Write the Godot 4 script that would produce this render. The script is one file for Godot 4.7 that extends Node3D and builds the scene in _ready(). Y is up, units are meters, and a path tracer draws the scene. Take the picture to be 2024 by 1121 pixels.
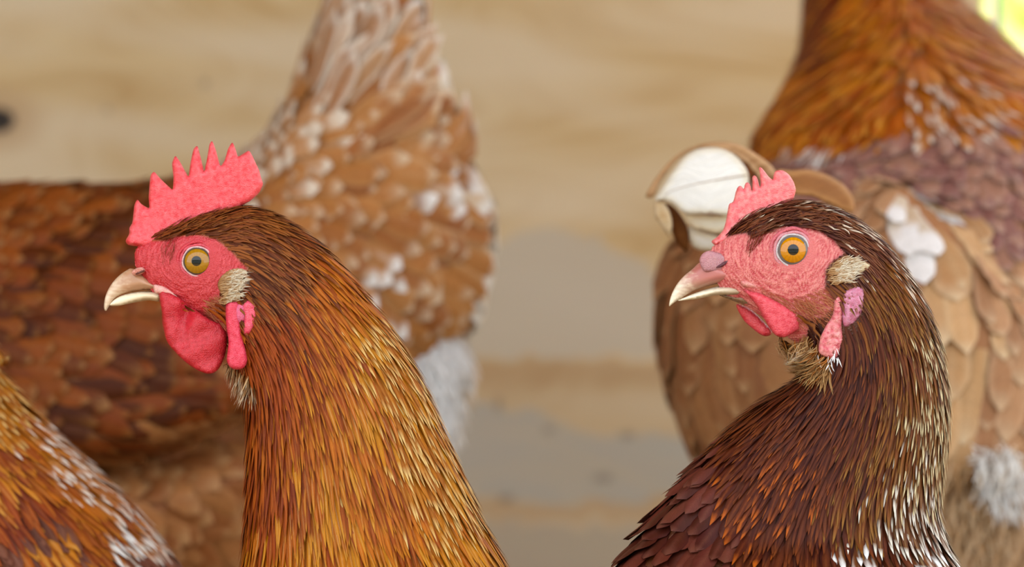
extends Node3D

# ---------------------------------------------------------------- camera frame
const K := 0.0001
var cam_pos := Vector3(0, 0.74, 0)
var pitch := deg_to_rad(-10.0)
var R := Vector3.RIGHT
var U := Vector3(0, cos(pitch), sin(pitch))
var F := Vector3(0, sin(pitch), -cos(pitch))
var rng := RandomNumberGenerator.new()
var M := {}
var KIND := {}


func at(px: float, py: float, d: float) -> Vector3:
	return cam_pos + R * ((px - 1012.0) * K * d) + U * ((560.5 - py) * K * d) + F * d


func to_px(p: Vector3) -> Vector3:
	var q := p - cam_pos
	var d := q.dot(F)
	return Vector3(1012.0 + q.dot(R) / (K * d), 560.5 - q.dot(U) / (K * d), d)


func hexl(s: String) -> Color:
	return Color.html(s).srgb_to_linear()


# ---------------------------------------------------------------- mesh collecting
class Acc:
	var v := PackedVector3Array()
	var n := PackedVector3Array()
	var c := PackedColorArray()
	var t := PackedVector2Array()
	var i := PackedInt32Array()

	func vert(p: Vector3, nn: Vector3, cc: Color, tt := Vector2.ZERO) -> int:
		v.append(p)
		n.append(nn)
		c.append(cc)
		t.append(tt)
		return v.size() - 1

	func tri(a: int, b: int, d: int) -> void:
		# wound so that the face looks along the vertex normals
		if (v[b] - v[a]).cross(v[d] - v[a]).dot(n[a] + n[b] + n[d]) > 0.0:
			i.append(a); i.append(d); i.append(b)
		else:
			i.append(a); i.append(b); i.append(d)

	func smooth() -> void:
		# the triangles must already run clockwise seen from outside
		var s := PackedVector3Array()
		s.resize(v.size())
		for k in range(0, i.size(), 3):
			var f := (v[i[k + 2]] - v[i[k]]).cross(v[i[k + 1]] - v[i[k]])
			s[i[k]] += f
			s[i[k + 1]] += f
			s[i[k + 2]] += f
		for k in s.size():
			n[k] = s[k].normalized() if s[k].length() > 1e-20 else Vector3.UP

	func mesh() -> ArrayMesh:
		var a := []
		a.resize(Mesh.ARRAY_MAX)
		a[Mesh.ARRAY_VERTEX] = v
		a[Mesh.ARRAY_NORMAL] = n
		a[Mesh.ARRAY_COLOR] = c
		a[Mesh.ARRAY_TEX_UV] = t
		a[Mesh.ARRAY_INDEX] = i
		var m := ArrayMesh.new()
		m.add_surface_from_arrays(Mesh.PRIMITIVE_TRIANGLES, a)
		return m


func part(called: String, acc: Acc, mat: Material, parent: Node3D, label := "", kind := "") -> MeshInstance3D:
	var o := MeshInstance3D.new()
	o.name = called
	o.mesh = acc.mesh()
	o.material_override = mat
	o.cast_shadow = GeometryInstance3D.SHADOW_CASTING_SETTING_ON
	parent.add_child(o, true)
	if parent != self:
		o.position = -world_of(parent)
	if label: o.set_meta("label", label)
	if kind: o.set_meta("kind", kind)
	return o


func world_of(n: Node3D) -> Vector3:
	var p := Vector3.ZERO
	var q: Node = n
	while q != self and q is Node3D:
		p += q.position
		q = q.get_parent()
	return p


# ---------------------------------------------------------------- lofted bodies
class Loft:
	var nu := 0
	var nv := 0
	var pos := PackedVector3Array()
	var nor := PackedVector3Array()
	var pix := PackedVector3Array()
	var seen := {}

	func sample(a: PackedVector3Array, u: float, w: float) -> Vector3:
		u = clampf(u, 0.0, nu - 1.001)
		var iu := int(u)
		var fu := u - iu
		var fw := w - floorf(w)
		var j := posmod(int(floorf(w)), nv)
		var j1 := (j + 1) % nv
		var r0 := iu * nv
		var r1 := r0 + nv
		return (a[r0 + j] * (1.0 - fw) + a[r0 + j1] * fw) * (1.0 - fu) + (a[r1 + j] * (1.0 - fw) + a[r1 + j1] * fw) * fu

	func p(u: float, w: float) -> Vector3:
		return sample(pos, u, w)

	func nn(u: float, w: float) -> Vector3:
		return sample(nor, u, w).normalized()

	func pick(x: float, y: float) -> Vector2:
		# the near side's grid point closest to a place in the picture plane
		var best := -1
		var bd := 1e9
		var cx := int(floorf(x / 8.0))
		var cy := int(floorf(y / 8.0))
		for ring in [1, 3, 6]:
			for ox in range(-ring, ring + 1):
				for oy in range(-ring, ring + 1):
					var key := Vector2i(cx + ox, cy + oy)
					if seen.has(key):
						for k: int in seen[key]:
							var d := Vector2(pix[k].x - x, pix[k].y - y).length_squared()
							if d < bd:
								bd = d
								best = k
			if best >= 0:
				break
		if best < 0:
			return Vector2(-1, -1)
		return Vector2(best / nv, best % nv)


func catmull(a: Variant, b: Variant, c: Variant, d: Variant, t: float) -> Variant:
	return b * 1.0 + (c - a) * (0.5 * t) + (a * 2.0 - b * 5.0 + c * 4.0 - d) * (0.5 * t * t) + (b * 3.0 - a - c * 3.0 + d) * (0.5 * t * t * t)


# stations: [inner x, inner y, outer x, outer y, depth, half depth in px]; bulges: [polygon, px out, soft px]
func make_loft(st: Array, res: float, nv: int, bulges := [], relief = null) -> Loft:
	var L := Loft.new()
	L.nv = nv
	var rows := []
	for k in st.size() - 1:
		var s0: Array = st[maxi(k - 1, 0)]
		var s1: Array = st[k]
		var s2: Array = st[k + 1]
		var s3: Array = st[mini(k + 2, st.size() - 1)]
		var span := maxf(Vector2(s2[0] - s1[0], s2[1] - s1[1]).length(), Vector2(s2[2] - s1[2], s2[3] - s1[3]).length())
		var n := maxi(2, int(ceil(span / res)))
		for q in n:
			var r := []
			for e in 6:
				r.append(catmull(float(s0[e]), float(s1[e]), float(s2[e]), float(s3[e]), float(q) / n))
			rows.append(r)
	rows.append(st[-1])
	L.nu = rows.size()
	for r: Array in rows:
		var a := at(r[0], r[1], r[4])
		var b := at(r[2], r[3], r[4])
		var c := (a + b) * 0.5
		var A := (b - a) * 0.5
		var B: Vector3 = -F * (r[5] * K * r[4])
		for j in nv:
			var w := TAU * j / nv
			L.pos.append(c + A * cos(w) + B * sin(w))
	loft_normals(L)
	if bulges.size() or relief != null:
		for k in L.pos.size():
			var q := to_px(L.pos[k])
			var out := 0.0
			for bu: Array in bulges:
				out += bu[1] * smoothstep(-bu[2], bu[2], inside_by(bu[0], Vector2(q.x, q.y)))
			if relief != null:
				out += relief.call(Vector2(q.x, q.y))
			L.pos[k] += L.nor[k] * (out * K * q.z)
		loft_normals(L)
	for k in L.pos.size():
		var q := to_px(L.pos[k])
		L.pix.append(q)
		if L.nor[k].dot(-F) > -0.05:
			var key := Vector2i(int(floorf(q.x / 8.0)), int(floorf(q.y / 8.0)))
			if not L.seen.has(key):
				L.seen[key] = PackedInt32Array()
			L.seen[key].append(k)
	return L


func loft_normals(L: Loft) -> void:
	L.nor.resize(L.pos.size())
	for iu in L.nu:
		var ua := maxi(iu - 1, 0) * L.nv
		var ub := mini(iu + 1, L.nu - 1) * L.nv
		var mid := Vector3.ZERO
		for j in L.nv:
			mid += L.pos[iu * L.nv + j]
		mid /= L.nv
		for j in L.nv:
			var du := L.pos[ub + j] - L.pos[ua + j]
			var dv := L.pos[iu * L.nv + (j + 1) % L.nv] - L.pos[iu * L.nv + posmod(j - 1, L.nv)]
			var n := dv.cross(du).normalized()
			if n.dot(L.pos[iu * L.nv + j] - mid) < 0.0:
				n = -n
			L.nor[iu * L.nv + j] = n


func loft_acc(L: Loft, colour: Callable) -> Acc:
	var acc := Acc.new()
	for k in L.pos.size():
		acc.vert(L.pos[k], L.nor[k], colour.call(L.pix[k].x, L.pix[k].y), Vector2.ZERO)
	for iu in L.nu - 1:
		for j in L.nv:
			var a := iu * L.nv + j
			var b := iu * L.nv + (j + 1) % L.nv
			acc.tri(a, b, a + L.nv)
			acc.tri(b, b + L.nv, a + L.nv)
	for e in [0, L.nu - 1]:
		var mid := Vector3.ZERO
		for j in L.nv:
			mid += L.pos[e * L.nv + j] / L.nv
		var out := (mid - L.pos[(1 if e == 0 else L.nu - 2) * L.nv]).normalized()
		var q := to_px(mid)
		var m := acc.vert(mid, out, colour.call(q.x, q.y))
		for j in L.nv:
			acc.tri(m, e * L.nv + j, e * L.nv + (j + 1) % L.nv)
	return acc


# signed distance to a polygon's edge, positive inside
func inside_by(poly: PackedVector2Array, p: Vector2) -> float:
	var d := 1e12
	var n := poly.size()
	for k in n:
		var q := Geometry2D.get_closest_point_to_segment(p, poly[k], poly[(k + 1) % n])
		d = minf(d, p.distance_squared_to(q))
	return sqrt(d) * (1.0 if Geometry2D.is_point_in_polygon(p, poly) else -1.0)


func pts(flat: Array, ox := 0.0, oy := 0.0, s := 1.0) -> PackedVector2Array:
	var o := PackedVector2Array()
	for k in range(0, flat.size(), 2):
		o.append(Vector2(ox + flat[k] / s, oy + flat[k + 1] / s))
	return o


# ---------------------------------------------------------------- feathers
const COLS := [-1.0, -0.45, 0.0, 0.45, 1.0]


func width_at(s: float, round_tip: bool) -> float:
	if round_tip:
		return (0.55 + 0.45 * smoothstep(0.0, 0.5, s)) * sqrt(maxf(0.0, 1.0 - pow(s, 6.0)))
	return (0.5 + 0.5 * smoothstep(0.0, 0.4, s)) * pow(maxf(0.0, 1.0 - pow(s, 2.2)), 0.8)


# path and nrm hold one point and one normal for each row; kd is an entry of KIND
func feather(acc: Acc, path: PackedVector3Array, nrm: PackedVector3Array, w: float, kd: Dictionary, roll: float, pick := -1) -> void:
	var rows := path.size()
	var first := acc.v.size()
	var base: Color = kd.base[pick if pick >= 0 else rng.randi() % kd.base.size()]
	var bright := 1.0 + rng.randf_range(-0.07, 0.07)
	base = Color(base.r * bright, base.g * bright, base.b * bright)
	var edge: Color = base.lerp(kd.edge, kd.edge_mix)
	var tip: Color = kd.tip
	var tip_at: float = kd.tip_at + rng.randf_range(-0.08, 0.08)
	var shaft: Color = kd.shaft
	var sm: float = kd.shaft_mix * rng.randf_range(0.4, 1.2)
	var rt: bool = kd.round
	var arch := 0.22 if rt else 0.1
	for k in rows:
		var s := float(k) / (rows - 1)
		var d := (path[mini(k + 1, rows - 1)] - path[maxi(k - 1, 0)]).normalized()
		var n := nrm[k]
		var side := d.cross(n).normalized()
		n = side.cross(d).normalized()
		if roll != 0.0:
			side = side.rotated(d, roll)
			n = n.rotated(d, roll)
		var ww := w * width_at(s, rt) * (1.0 + rng.randf_range(-0.12, 0.12))
		for t: float in COLS:
			var c := base.lerp(edge, t * t)
			if t == 0.0:
				c = c.lerp(shaft, clampf(sm * smoothstep(0.1, 0.6, s), 0.0, 1.0))
			if s > tip_at:
				c = c.lerp(tip, smoothstep(tip_at, minf(tip_at + 0.18, 1.0), s + (0.06 if absf(t) < 0.6 else -0.04)))
			acc.vert(path[k] + side * (t * ww) - n * (ww * arch * t * t), (n + side * (t * arch * 1.8)).normalized(), c, Vector2(t * 0.5 + 0.5, s))
	for k in rows - 1:
		for e in 4:
			var a := first + k * 5 + e
			acc.tri(a, a + 1, a + 5)
			acc.tri(a + 1, a + 6, a + 5)


func trace(L: Loft, u: float, v: float, ang: float, along: bool, length: float, rows: int, l0: float, l1: float, path: PackedVector3Array, nrm: PackedVector3Array) -> void:
	var step := length / (rows - 1)
	var want := R * cos(ang) - U * sin(ang)
	for k in rows:
		var p := L.p(u, v)
		var n := L.nn(u, v)
		var s := float(k) / (rows - 1)
		path.append(p + n * (l0 + l1 * s))
		nrm.append(n)
		var pu := (L.p(u + 0.6, v) - L.p(u - 0.6, v)) / 1.2
		var pv := (L.p(u, v + 0.6) - L.p(u, v - 0.6)) / 1.2
		var d: Vector3
		if along:
			var f := pu.normalized()
			d = f * cos(ang) + n.cross(f) * sin(ang)
		else:
			d = (want - n * want.dot(n))
			d = d.normalized() if d.length() > 0.05 else pu.normalized()
		d *= step
		var a := pu.dot(pu)
		var b := pu.dot(pv)
		var c := pv.dot(pv)
		var det := a * c - b * b
		if absf(det) < 1e-16:
			continue
		var e := pu.dot(d)
		var g := pv.dot(d)
		u += clampf((c * e - b * g) / det, -12.0, 12.0)
		v += clampf((a * g - b * e) / det, -6.0, 6.0)
		if u > L.nu - 1.01: u = L.nu - 1.01
		if u < 0.0: u = 0.0


# guides: [x, y, angle in degrees (0 right, 90 down; 999 along the body), length px, half width px, spacing px, kind, lift mm]
func plumage(hen: Node3D, L: Loft, guides: Array, bare: Array, fine := Vector3.ONE, mixing := 0.95, singles := 300, reach_px := 260.0) -> void:
	var grid := {}
	var cell := 0.006
	var list := []
	for iu in range(0, L.nu - 1):
		for j in L.nv:
			var k := iu * L.nv + j
			var q := L.pix[k]
			if q.y > 1330.0 or q.y < -reach_px or q.x < -reach_px or q.x > 2300.0:
				continue
			var du := L.pos[k + L.nv] - L.pos[k]
			var dv := L.pos[iu * L.nv + (j + 1) % L.nv] - L.pos[k]
			var area := du.cross(dv).length() / pow(K * q.z, 2.0)
			var sp_guess: float = guides[0][5]
			var bd := 1e12
			for g: Array in guides:
				var dd: float = (g[0] - q.x) * (g[0] - q.x) + (g[1] - q.y) * (g[1] - q.y)
				if dd < bd:
					bd = dd
					sp_guess = g[5] * fine.z
			var tries := 3.0 * area / (sp_guess * sp_guess)
			if L.nor[k].dot(-F) < -0.35:
				tries *= 0.4
			var n := int(tries) + (1 if rng.randf() < tries - int(tries) else 0)
			for t in n:
				var u := iu + rng.randf()
				var v := j + rng.randf()
				var p := L.p(u, v)
				var pq := to_px(p)
				var skip := false
				for poly: PackedVector2Array in bare:
					if Geometry2D.is_point_in_polygon(Vector2(pq.x, pq.y), poly):
						skip = true
				if skip:
					continue
				# blend the guides
				var ws := 0.0
				var ca := 0.0
				var sa := 0.0
				var ln := 0.0
				var wd := 0.0
				var sp := 0.0
				var lf := 0.0
				var along := false
				var best := 0.0
				var kind := ""
				for g: Array in guides:
					var dd: float = (g[0] - pq.x) * (g[0] - pq.x) + (g[1] - pq.y) * (g[1] - pq.y) + 400.0
					var w := 1.0 / (dd * dd)
					ws += w
					if g[2] > 900.0:
						along = true
					else:
						ca += w * cos(deg_to_rad(g[2]))
						sa += w * sin(deg_to_rad(g[2]))
					ln += w * g[3]
					wd += w * g[4]
					sp += w * g[5]
					lf += w * g[7]
					var score := pow(w, mixing) * pow(rng.randf_range(0.1, 1.0), 2.0)
					if score > best:
						best = score
						kind = g[6]
				ln *= fine.x / ws
				wd *= fine.y / ws
				sp *= fine.z / ws
				lf /= ws
				var m := K * pq.z
				var clear := sp * 0.72 * m
				var key := Vector3i((p / cell).floor())
				var ok := true
				var reach := 1 if clear < cell else 2
				for ox in range(-reach, reach + 1):
					for oy in range(-reach, reach + 1):
						for oz in range(-reach, reach + 1):
							var o := key + Vector3i(ox, oy, oz)
							if grid.has(o):
								for w: Vector3 in grid[o]:
									if w.distance_squared_to(p) < clear * clear:
										ok = false
										break
							if not ok: break
						if not ok: break
					if not ok: break
				if not ok:
					continue
				if not grid.has(key):
					grid[key] = []
				grid[key].append(p)
				var facing := L.nn(u, v).dot(-F)
				var in_view := pq.x > -20 and pq.x < 2044 and pq.y > -40 and pq.y < 1121
				list.append([u, v, 0.0 if along else atan2(sa, ca), along, ln * m, wd * m, kind, lf * 0.001, ln * wd * facing * rng.randf_range(0.6, 1.0) if in_view and facing > 0.1 else 0.0])
	list.sort_custom(func(a, b): return a[8] > b[8])
	var mass := Acc.new()
	for idx in list.size():
		var f: Array = list[idx]
		var path := PackedVector3Array()
		var nrm := PackedVector3Array()
		var kd: Dictionary = KIND[f[6]]
		trace(L, f[0], f[1], f[2] + rng.randf_range(-1, 1) * kd.stray, f[3], f[4] * rng.randf_range(0.8, 1.15), 7, rng.randf_range(0.0002, 0.0012), f[7] * rng.randf_range(0.7, 1.3), path, nrm)
		var one: bool = idx < singles and f[8] > 0.0
		var acc := Acc.new() if one else mass
		var where := L.p(f[0], f[1]) * 1000.0
		var tone := clampf(0.5 + 0.75 * SKIN.get_noise_3d(where.x * 1.1, where.y * 0.35, where.z * 1.1) + rng.randf_range(-0.22, 0.22), 0.0, 0.999)
		feather(acc, path, nrm, f[5] * rng.randf_range(0.85, 1.15), kd, rng.randf_range(-1, 1) * (0.2 if kd.round else 0.09), int(tone * kd.base.size()))
		if one:
			part("feather", acc, M.feather, hen)
	if mass.i.size():
		part("plumage", mass, M.feather, hen, "", "stuff")


# a patch of feathers or bristles seeded inside a polygon of the picture plane, on the near side of a body
func tuft(acc: Acc, L: Loft, poly: PackedVector2Array, n: int, ang: float, spread: float, length: float, w: float, kind: String, l0: float, l1: float) -> void:
	var lo := poly[0]
	var hi := poly[0]
	for p in poly:
		lo = lo.min(p)
		hi = hi.max(p)
	var made := 0
	var tries := 0
	while made < n and tries < n * 20:
		tries += 1
		var p := Vector2(rng.randf_range(lo.x, hi.x), rng.randf_range(lo.y, hi.y))
		if not Geometry2D.is_point_in_polygon(p, poly):
			continue
		var uv := L.pick(p.x, p.y)
		if uv.x < 0:
			continue
		made += 1
		var path := PackedVector3Array()
		var nrm := PackedVector3Array()
		var m: float = K * L.pix[int(uv.x) * L.nv + int(uv.y)].z
		trace(L, uv.x + rng.randf(), uv.y + rng.randf(), deg_to_rad(ang + rng.randf_range(-spread, spread)), false, length * m * rng.randf_range(0.6, 1.2), 5, l0 * 0.001, l1 * 0.001 * rng.randf_range(0.3, 1.3), path, nrm)
		feather(acc, path, nrm, w * m * rng.randf_range(0.7, 1.3), KIND[kind], rng.randf_range(-0.5, 0.5))


# a feather in free space through three points [x, y, depth]; face is which way its upper side looks
func free_feather(acc: Acc, a: Array, b: Array, c: Array, w: float, face: Vector3, kind: String, rows := 12, roll := 0.0) -> void:
	var p0 := at(a[0], a[1], a[2])
	var p1 := at(b[0], b[1], b[2])
	var p2 := at(c[0], c[1], c[2])
	var path := PackedVector3Array()
	var nrm := PackedVector3Array()
	for k in rows:
		var t := float(k) / (rows - 1)
		path.append(p0 * (1 - t) * (1 - t) + p1 * 2 * t * (1 - t) + p2 * t * t)
		nrm.append(face)
	feather(acc, path, nrm, w * K * a[2], KIND[kind], roll)


# ---------------------------------------------------------------- fleshy lobes from an outline with thickness
func resample(poly: PackedVector2Array, step: float, soft: bool) -> PackedVector2Array:
	var o := PackedVector2Array()
	var n := poly.size()
	for k in n:
		var b := poly[k]
		var c := poly[(k + 1) % n]
		var m := maxi(1, int(round(b.distance_to(c) / step)))
		for q in m:
			var t := float(q) / m
			if soft:
				o.append(catmull(poly[posmod(k - 1, n)], b, c, poly[(k + 2) % n], t))
			else:
				o.append(b.lerp(c, t))
	return o


func lobe(poly0: PackedVector2Array, depth: float, step: float, soft: bool, thick: Callable, mid: Callable, colour: Callable) -> Acc:
	var poly := resample(poly0, step, soft)
	if not soft:
		var cut := PackedVector2Array()
		for k in poly.size():
			cut.append((poly[posmod(k - 1, poly.size())] + poly[k] * 2.0 + poly[(k + 1) % poly.size()]) * 0.25)
		poly = cut
	var nb := poly.size()
	var p2 := poly.duplicate()
	var dist := PackedFloat32Array()
	dist.resize(nb)
	var lo := poly[0]
	var hi := poly[0]
	for p in poly:
		lo = lo.min(p)
		hi = hi.max(p)
	var y := lo.y
	var odd := false
	while y < hi.y:
		var x := lo.x + (step * 0.5 if odd else 0.0)
		while x < hi.x:
			var p := Vector2(x + rng.randf_range(-0.15, 0.15) * step, y + rng.randf_range(-0.15, 0.15) * step)
			if Geometry2D.is_point_in_polygon(p, poly):
				var d := inside_by(poly, p)
				if d > step * 0.45:
					p2.append(p)
					dist.append(d)
			x += step
		y += step * 0.87
		odd = not odd
	var tris := Geometry2D.triangulate_delaunay(p2)
	var acc := Acc.new()
	var m := K * depth
	for side in 2:
		for k in p2.size():
			var d: float = dist[k]
			var h: float = thick.call(p2[k], d) if k >= nb else 0.0
			var z: float = mid.call(p2[k]) + (h if side == 0 else -h)
			acc.vert(at(p2[k].x, p2[k].y, depth) - F * (z * m), -F if side == 0 else F, colour.call(p2[k], d), p2[k] * 0.01)
	var back := p2.size()
	for k in range(0, tris.size(), 3):
		var a := tris[k]
		var b := tris[k + 1]
		var c := tris[k + 2]
		if not Geometry2D.is_point_in_polygon((p2[a] + p2[b] + p2[c]) / 3.0, poly):
			continue
		acc.tri(a, b, c)
		acc.tri(a + back if a >= nb else a, b + back if b >= nb else b, c + back if c >= nb else c)
		if a < nb and b < nb and c < nb:
			continue
	# the back triangles were wound by front normals at the rim: settle each by its plane
	for k in range(0, acc.i.size(), 3):
		var is_back := acc.i[k] >= back or acc.i[k + 1] >= back or acc.i[k + 2] >= back
		var f := (acc.v[acc.i[k + 2]] - acc.v[acc.i[k]]).cross(acc.v[acc.i[k + 1]] - acc.v[acc.i[k]])
		if (f.dot(-F) < 0.0) != is_back:
			var s := acc.i[k + 1]
			acc.i[k + 1] = acc.i[k + 2]
			acc.i[k + 2] = s
	acc.smooth()
	return acc


# ---------------------------------------------------------------- swept tubes
func tube(acc: Acc, path: PackedVector3Array, rad: PackedFloat32Array, col: Color, sides := 10, closed := false) -> void:
	var first := acc.v.size()
	var n := path.size()
	var up := Vector3(0.31, 0.83, 0.46).normalized()
	for k in n:
		var d := (path[(k + 1) % n if closed else mini(k + 1, n - 1)] - path[posmod(k - 1, n) if closed else maxi(k - 1, 0)]).normalized()
		var s := d.cross(up).normalized()
		var t := s.cross(d)
		for j in sides:
			var w := TAU * j / sides
			var o := s * cos(w) + t * sin(w)
			acc.vert(path[k] + o * rad[k], o, col, Vector2(float(j) / sides, float(k) / n))
	for k in (n if closed else n - 1):
		for j in sides:
			var a := first + k * sides + j
			var b := first + k * sides + (j + 1) % sides
			var c := first + ((k + 1) % n) * sides + j
			var e := first + ((k + 1) % n) * sides + (j + 1) % sides
			acc.tri(a, b, c)
			acc.tri(b, e, c)


func legs(acc: Acc, feet: Array, top: float) -> void:
	var col := hexl("b98a48")
	for f: Vector3 in feet:
		tube(acc, PackedVector3Array([f + Vector3(0, top, 0.0), f + Vector3(0, top * 0.55, 0.0), f + Vector3(0, 0.012, 0)]), PackedFloat32Array([0.016, 0.0075, 0.006]), col)
		for a: float in [-0.5, 0.0, 0.5, PI]:
			var d := Vector3(-cos(a), 0, sin(a))
			var l := 0.022 if a > 3.0 else 0.045
			tube(acc, PackedVector3Array([f + Vector3(0, 0.009, 0), f + d * l * 0.6 + Vector3(0, 0.008, 0), f + d * l + Vector3(0, 0.003, 0)]), PackedFloat32Array([0.006, 0.0048, 0.002]), col, 8)


# ---------------------------------------------------------------- eyes
func cap(acc: Acc, c: Vector3, n: Vector3, r: float, a0: float, a1: float, colour: Callable, rings := 8) -> void:
	var first := acc.v.size()
	var x := n.cross(U).normalized()
	var y := x.cross(n)
	var seg := 48
	for k in rings + 1:
		var a := lerpf(a0, a1, float(k) / rings)
		for j in seg:
			var w := TAU * j / seg
			var d := n * cos(a) + (x * cos(w) + y * sin(w)) * sin(a)
			acc.vert(c + d * r, d, colour.call(float(k) / rings, w))
	for k in rings:
		for j in seg:
			var p := first + k * seg + j
			var q := first + k * seg + (j + 1) % seg
			acc.tri(p, q, p + seg)
			acc.tri(q, q + seg, p + seg)


func eye(hen: Node3D, L: Loft, x: float, y: float, r_iris: float, r_pupil: float, r_open: float, tone: Array) -> void:
	var row := L.pick(x, y).x
	var mid_depth := (to_px(L.p(row, 0.0)).z + to_px(L.p(row, L.nv * 0.5)).z) * 0.5
	for near in [true, false]:
		var avg := Vector3.ZERO
		var here := L.pick(x, y)
		for k in 12:
			var uv := L.pick(x + 30.0 * cos(TAU * k / 12), y + 30.0 * sin(TAU * k / 12))
			avg += L.nn(uv.x, uv.y) / 12.0
		var depth := to_px(L.p(here.x, here.y)).z
		var p := at(x, y, depth)
		var n := (avg.normalized() * 0.35 - F).normalized()
		if not near:
			p += F * (2.0 * (mid_depth - depth))
			n = n - F * (2.0 * n.dot(F))
		var m := K * depth
		var r := r_open * 1.22 * m
		var c := p - n * (r * 0.62)
		var half := asin(1.0 / 1.22)
		var ai := asin(r_iris / (r_open * 1.22))
		var ap := asin(r_pupil / (r_open * 1.22))
		var o := Node3D.new()
		o.name = "eye"
		hen.add_child(o, true)
		o.position = p - world_of(hen)
		var ball := Acc.new()
		cap(ball, c, n, r, ai, half + 0.35, func(t, w): return hexl(tone[0]))
		part("eyeball", ball, M.eye, o, "dark rim of the eyeball")
		var iris := Acc.new()
		var dark := hexl(tone[2])
		var lit := hexl(tone[1])
		cap(iris, c, n, r, ap, ai, func(t, w): return lit.lerp(dark, clampf(0.16 * sin(w * 23.0) * sin(w * 7.0 + 1.0) + 0.12 + (0.7 if t > 0.95 else 0.0) + (0.35 if t < 0.1 else 0.0), 0, 1)), 10)
		part("iris", iris, M.eye, o, "amber iris")
		var pupil := Acc.new()
		cap(pupil, c, n, r, 0.0, ap, func(t, w): return hexl("060606"), 5)
		part("pupil", pupil, M.eye, o, "black pupil")
		var lid := Acc.new()
		var e1 := n.cross(U).normalized()
		var e2 := e1.cross(n)
		for ring: Array in [[1.0, 0.075, tone[3], 0.0], [1.15, 0.1, tone[4], -0.07], [1.36, 0.13, tone[5], -0.2]]:
			var path := PackedVector3Array()
			var rad := PackedFloat32Array()
			for k in 56:
				var w := TAU * k / 56
				path.append(c + n * (r * (cos(half) + ring[3])) + (e1 * cos(w) + e2 * sin(w)) * (r_open * m * ring[0] * (1.0 + 0.02 * sin(w * 5.0 + ring[0] * 9.0))))
				rad.append(r_open * m * ring[1] * (1.0 + 0.12 * sin(w * 9.0 + ring[0] * 5.0)))
			tube(lid, path, rad, hexl(ring[2]), 10, true)
		part("eyelid", lid, M.skin, o, "pale wrinkled eyelid ring")


# ---------------------------------------------------------------- helpers for things
func thing(called: String, label: String, category: String, where: Vector3, group := "") -> Node3D:
	var o := Node3D.new()
	o.name = called
	var count := 0
	while has_node(NodePath(o.name)):
		count += 1
		o.name = called + "_%03d" % count
	add_child(o, true)
	o.position = where
	o.set_meta("label", label)
	o.set_meta("category", category)
	if group: o.set_meta("group", group)
	return o


func box(acc: Acc, lo: Vector3, hi: Vector3, col := Color.WHITE) -> void:
	var ax := [[0, 1, 2], [1, 2, 0], [2, 0, 1]]
	for t: Array in ax:
		for s in 2:
			var n := Vector3.ZERO
			n[t[0]] = 1.0 if s else -1.0
			var id := []
			for q: Array in [[0, 0], [1, 0], [1, 1], [0, 1]]:
				var p := Vector3.ZERO
				p[t[0]] = hi[t[0]] if s else lo[t[0]]
				p[t[1]] = hi[t[1]] if q[0] else lo[t[1]]
				p[t[2]] = hi[t[2]] if q[1] else lo[t[2]]
				var uv := Vector2((p.x - lo.x) / (hi.x - lo.x), (hi.y - p.y) / (hi.y - lo.y))
				id.append(acc.vert(p, n, col, uv))
			acc.tri(id[0], id[1], id[2])
			acc.tri(id[0], id[2], id[3])


func mat(rough: float, vertex := true) -> StandardMaterial3D:
	var m := StandardMaterial3D.new()
	m.roughness = rough
	m.vertex_color_use_as_albedo = vertex
	m.cull_mode = BaseMaterial3D.CULL_DISABLED
	return m


func noise_normal(freq: float, strength: float, cellular: bool, sd: int) -> ImageTexture:
	var fn := FastNoiseLite.new()
	fn.seed = sd
	fn.frequency = freq
	if cellular:
		fn.noise_type = FastNoiseLite.TYPE_CELLULAR
		fn.cellular_return_type = FastNoiseLite.RETURN_DISTANCE
	fn.fractal_octaves = 2
	var im := fn.get_seamless_image(256, 256, cellular)
	im.convert(Image.FORMAT_RGBA8)
	im.bump_map_to_normal_map(strength)
	return ImageTexture.create_from_image(im)


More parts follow.
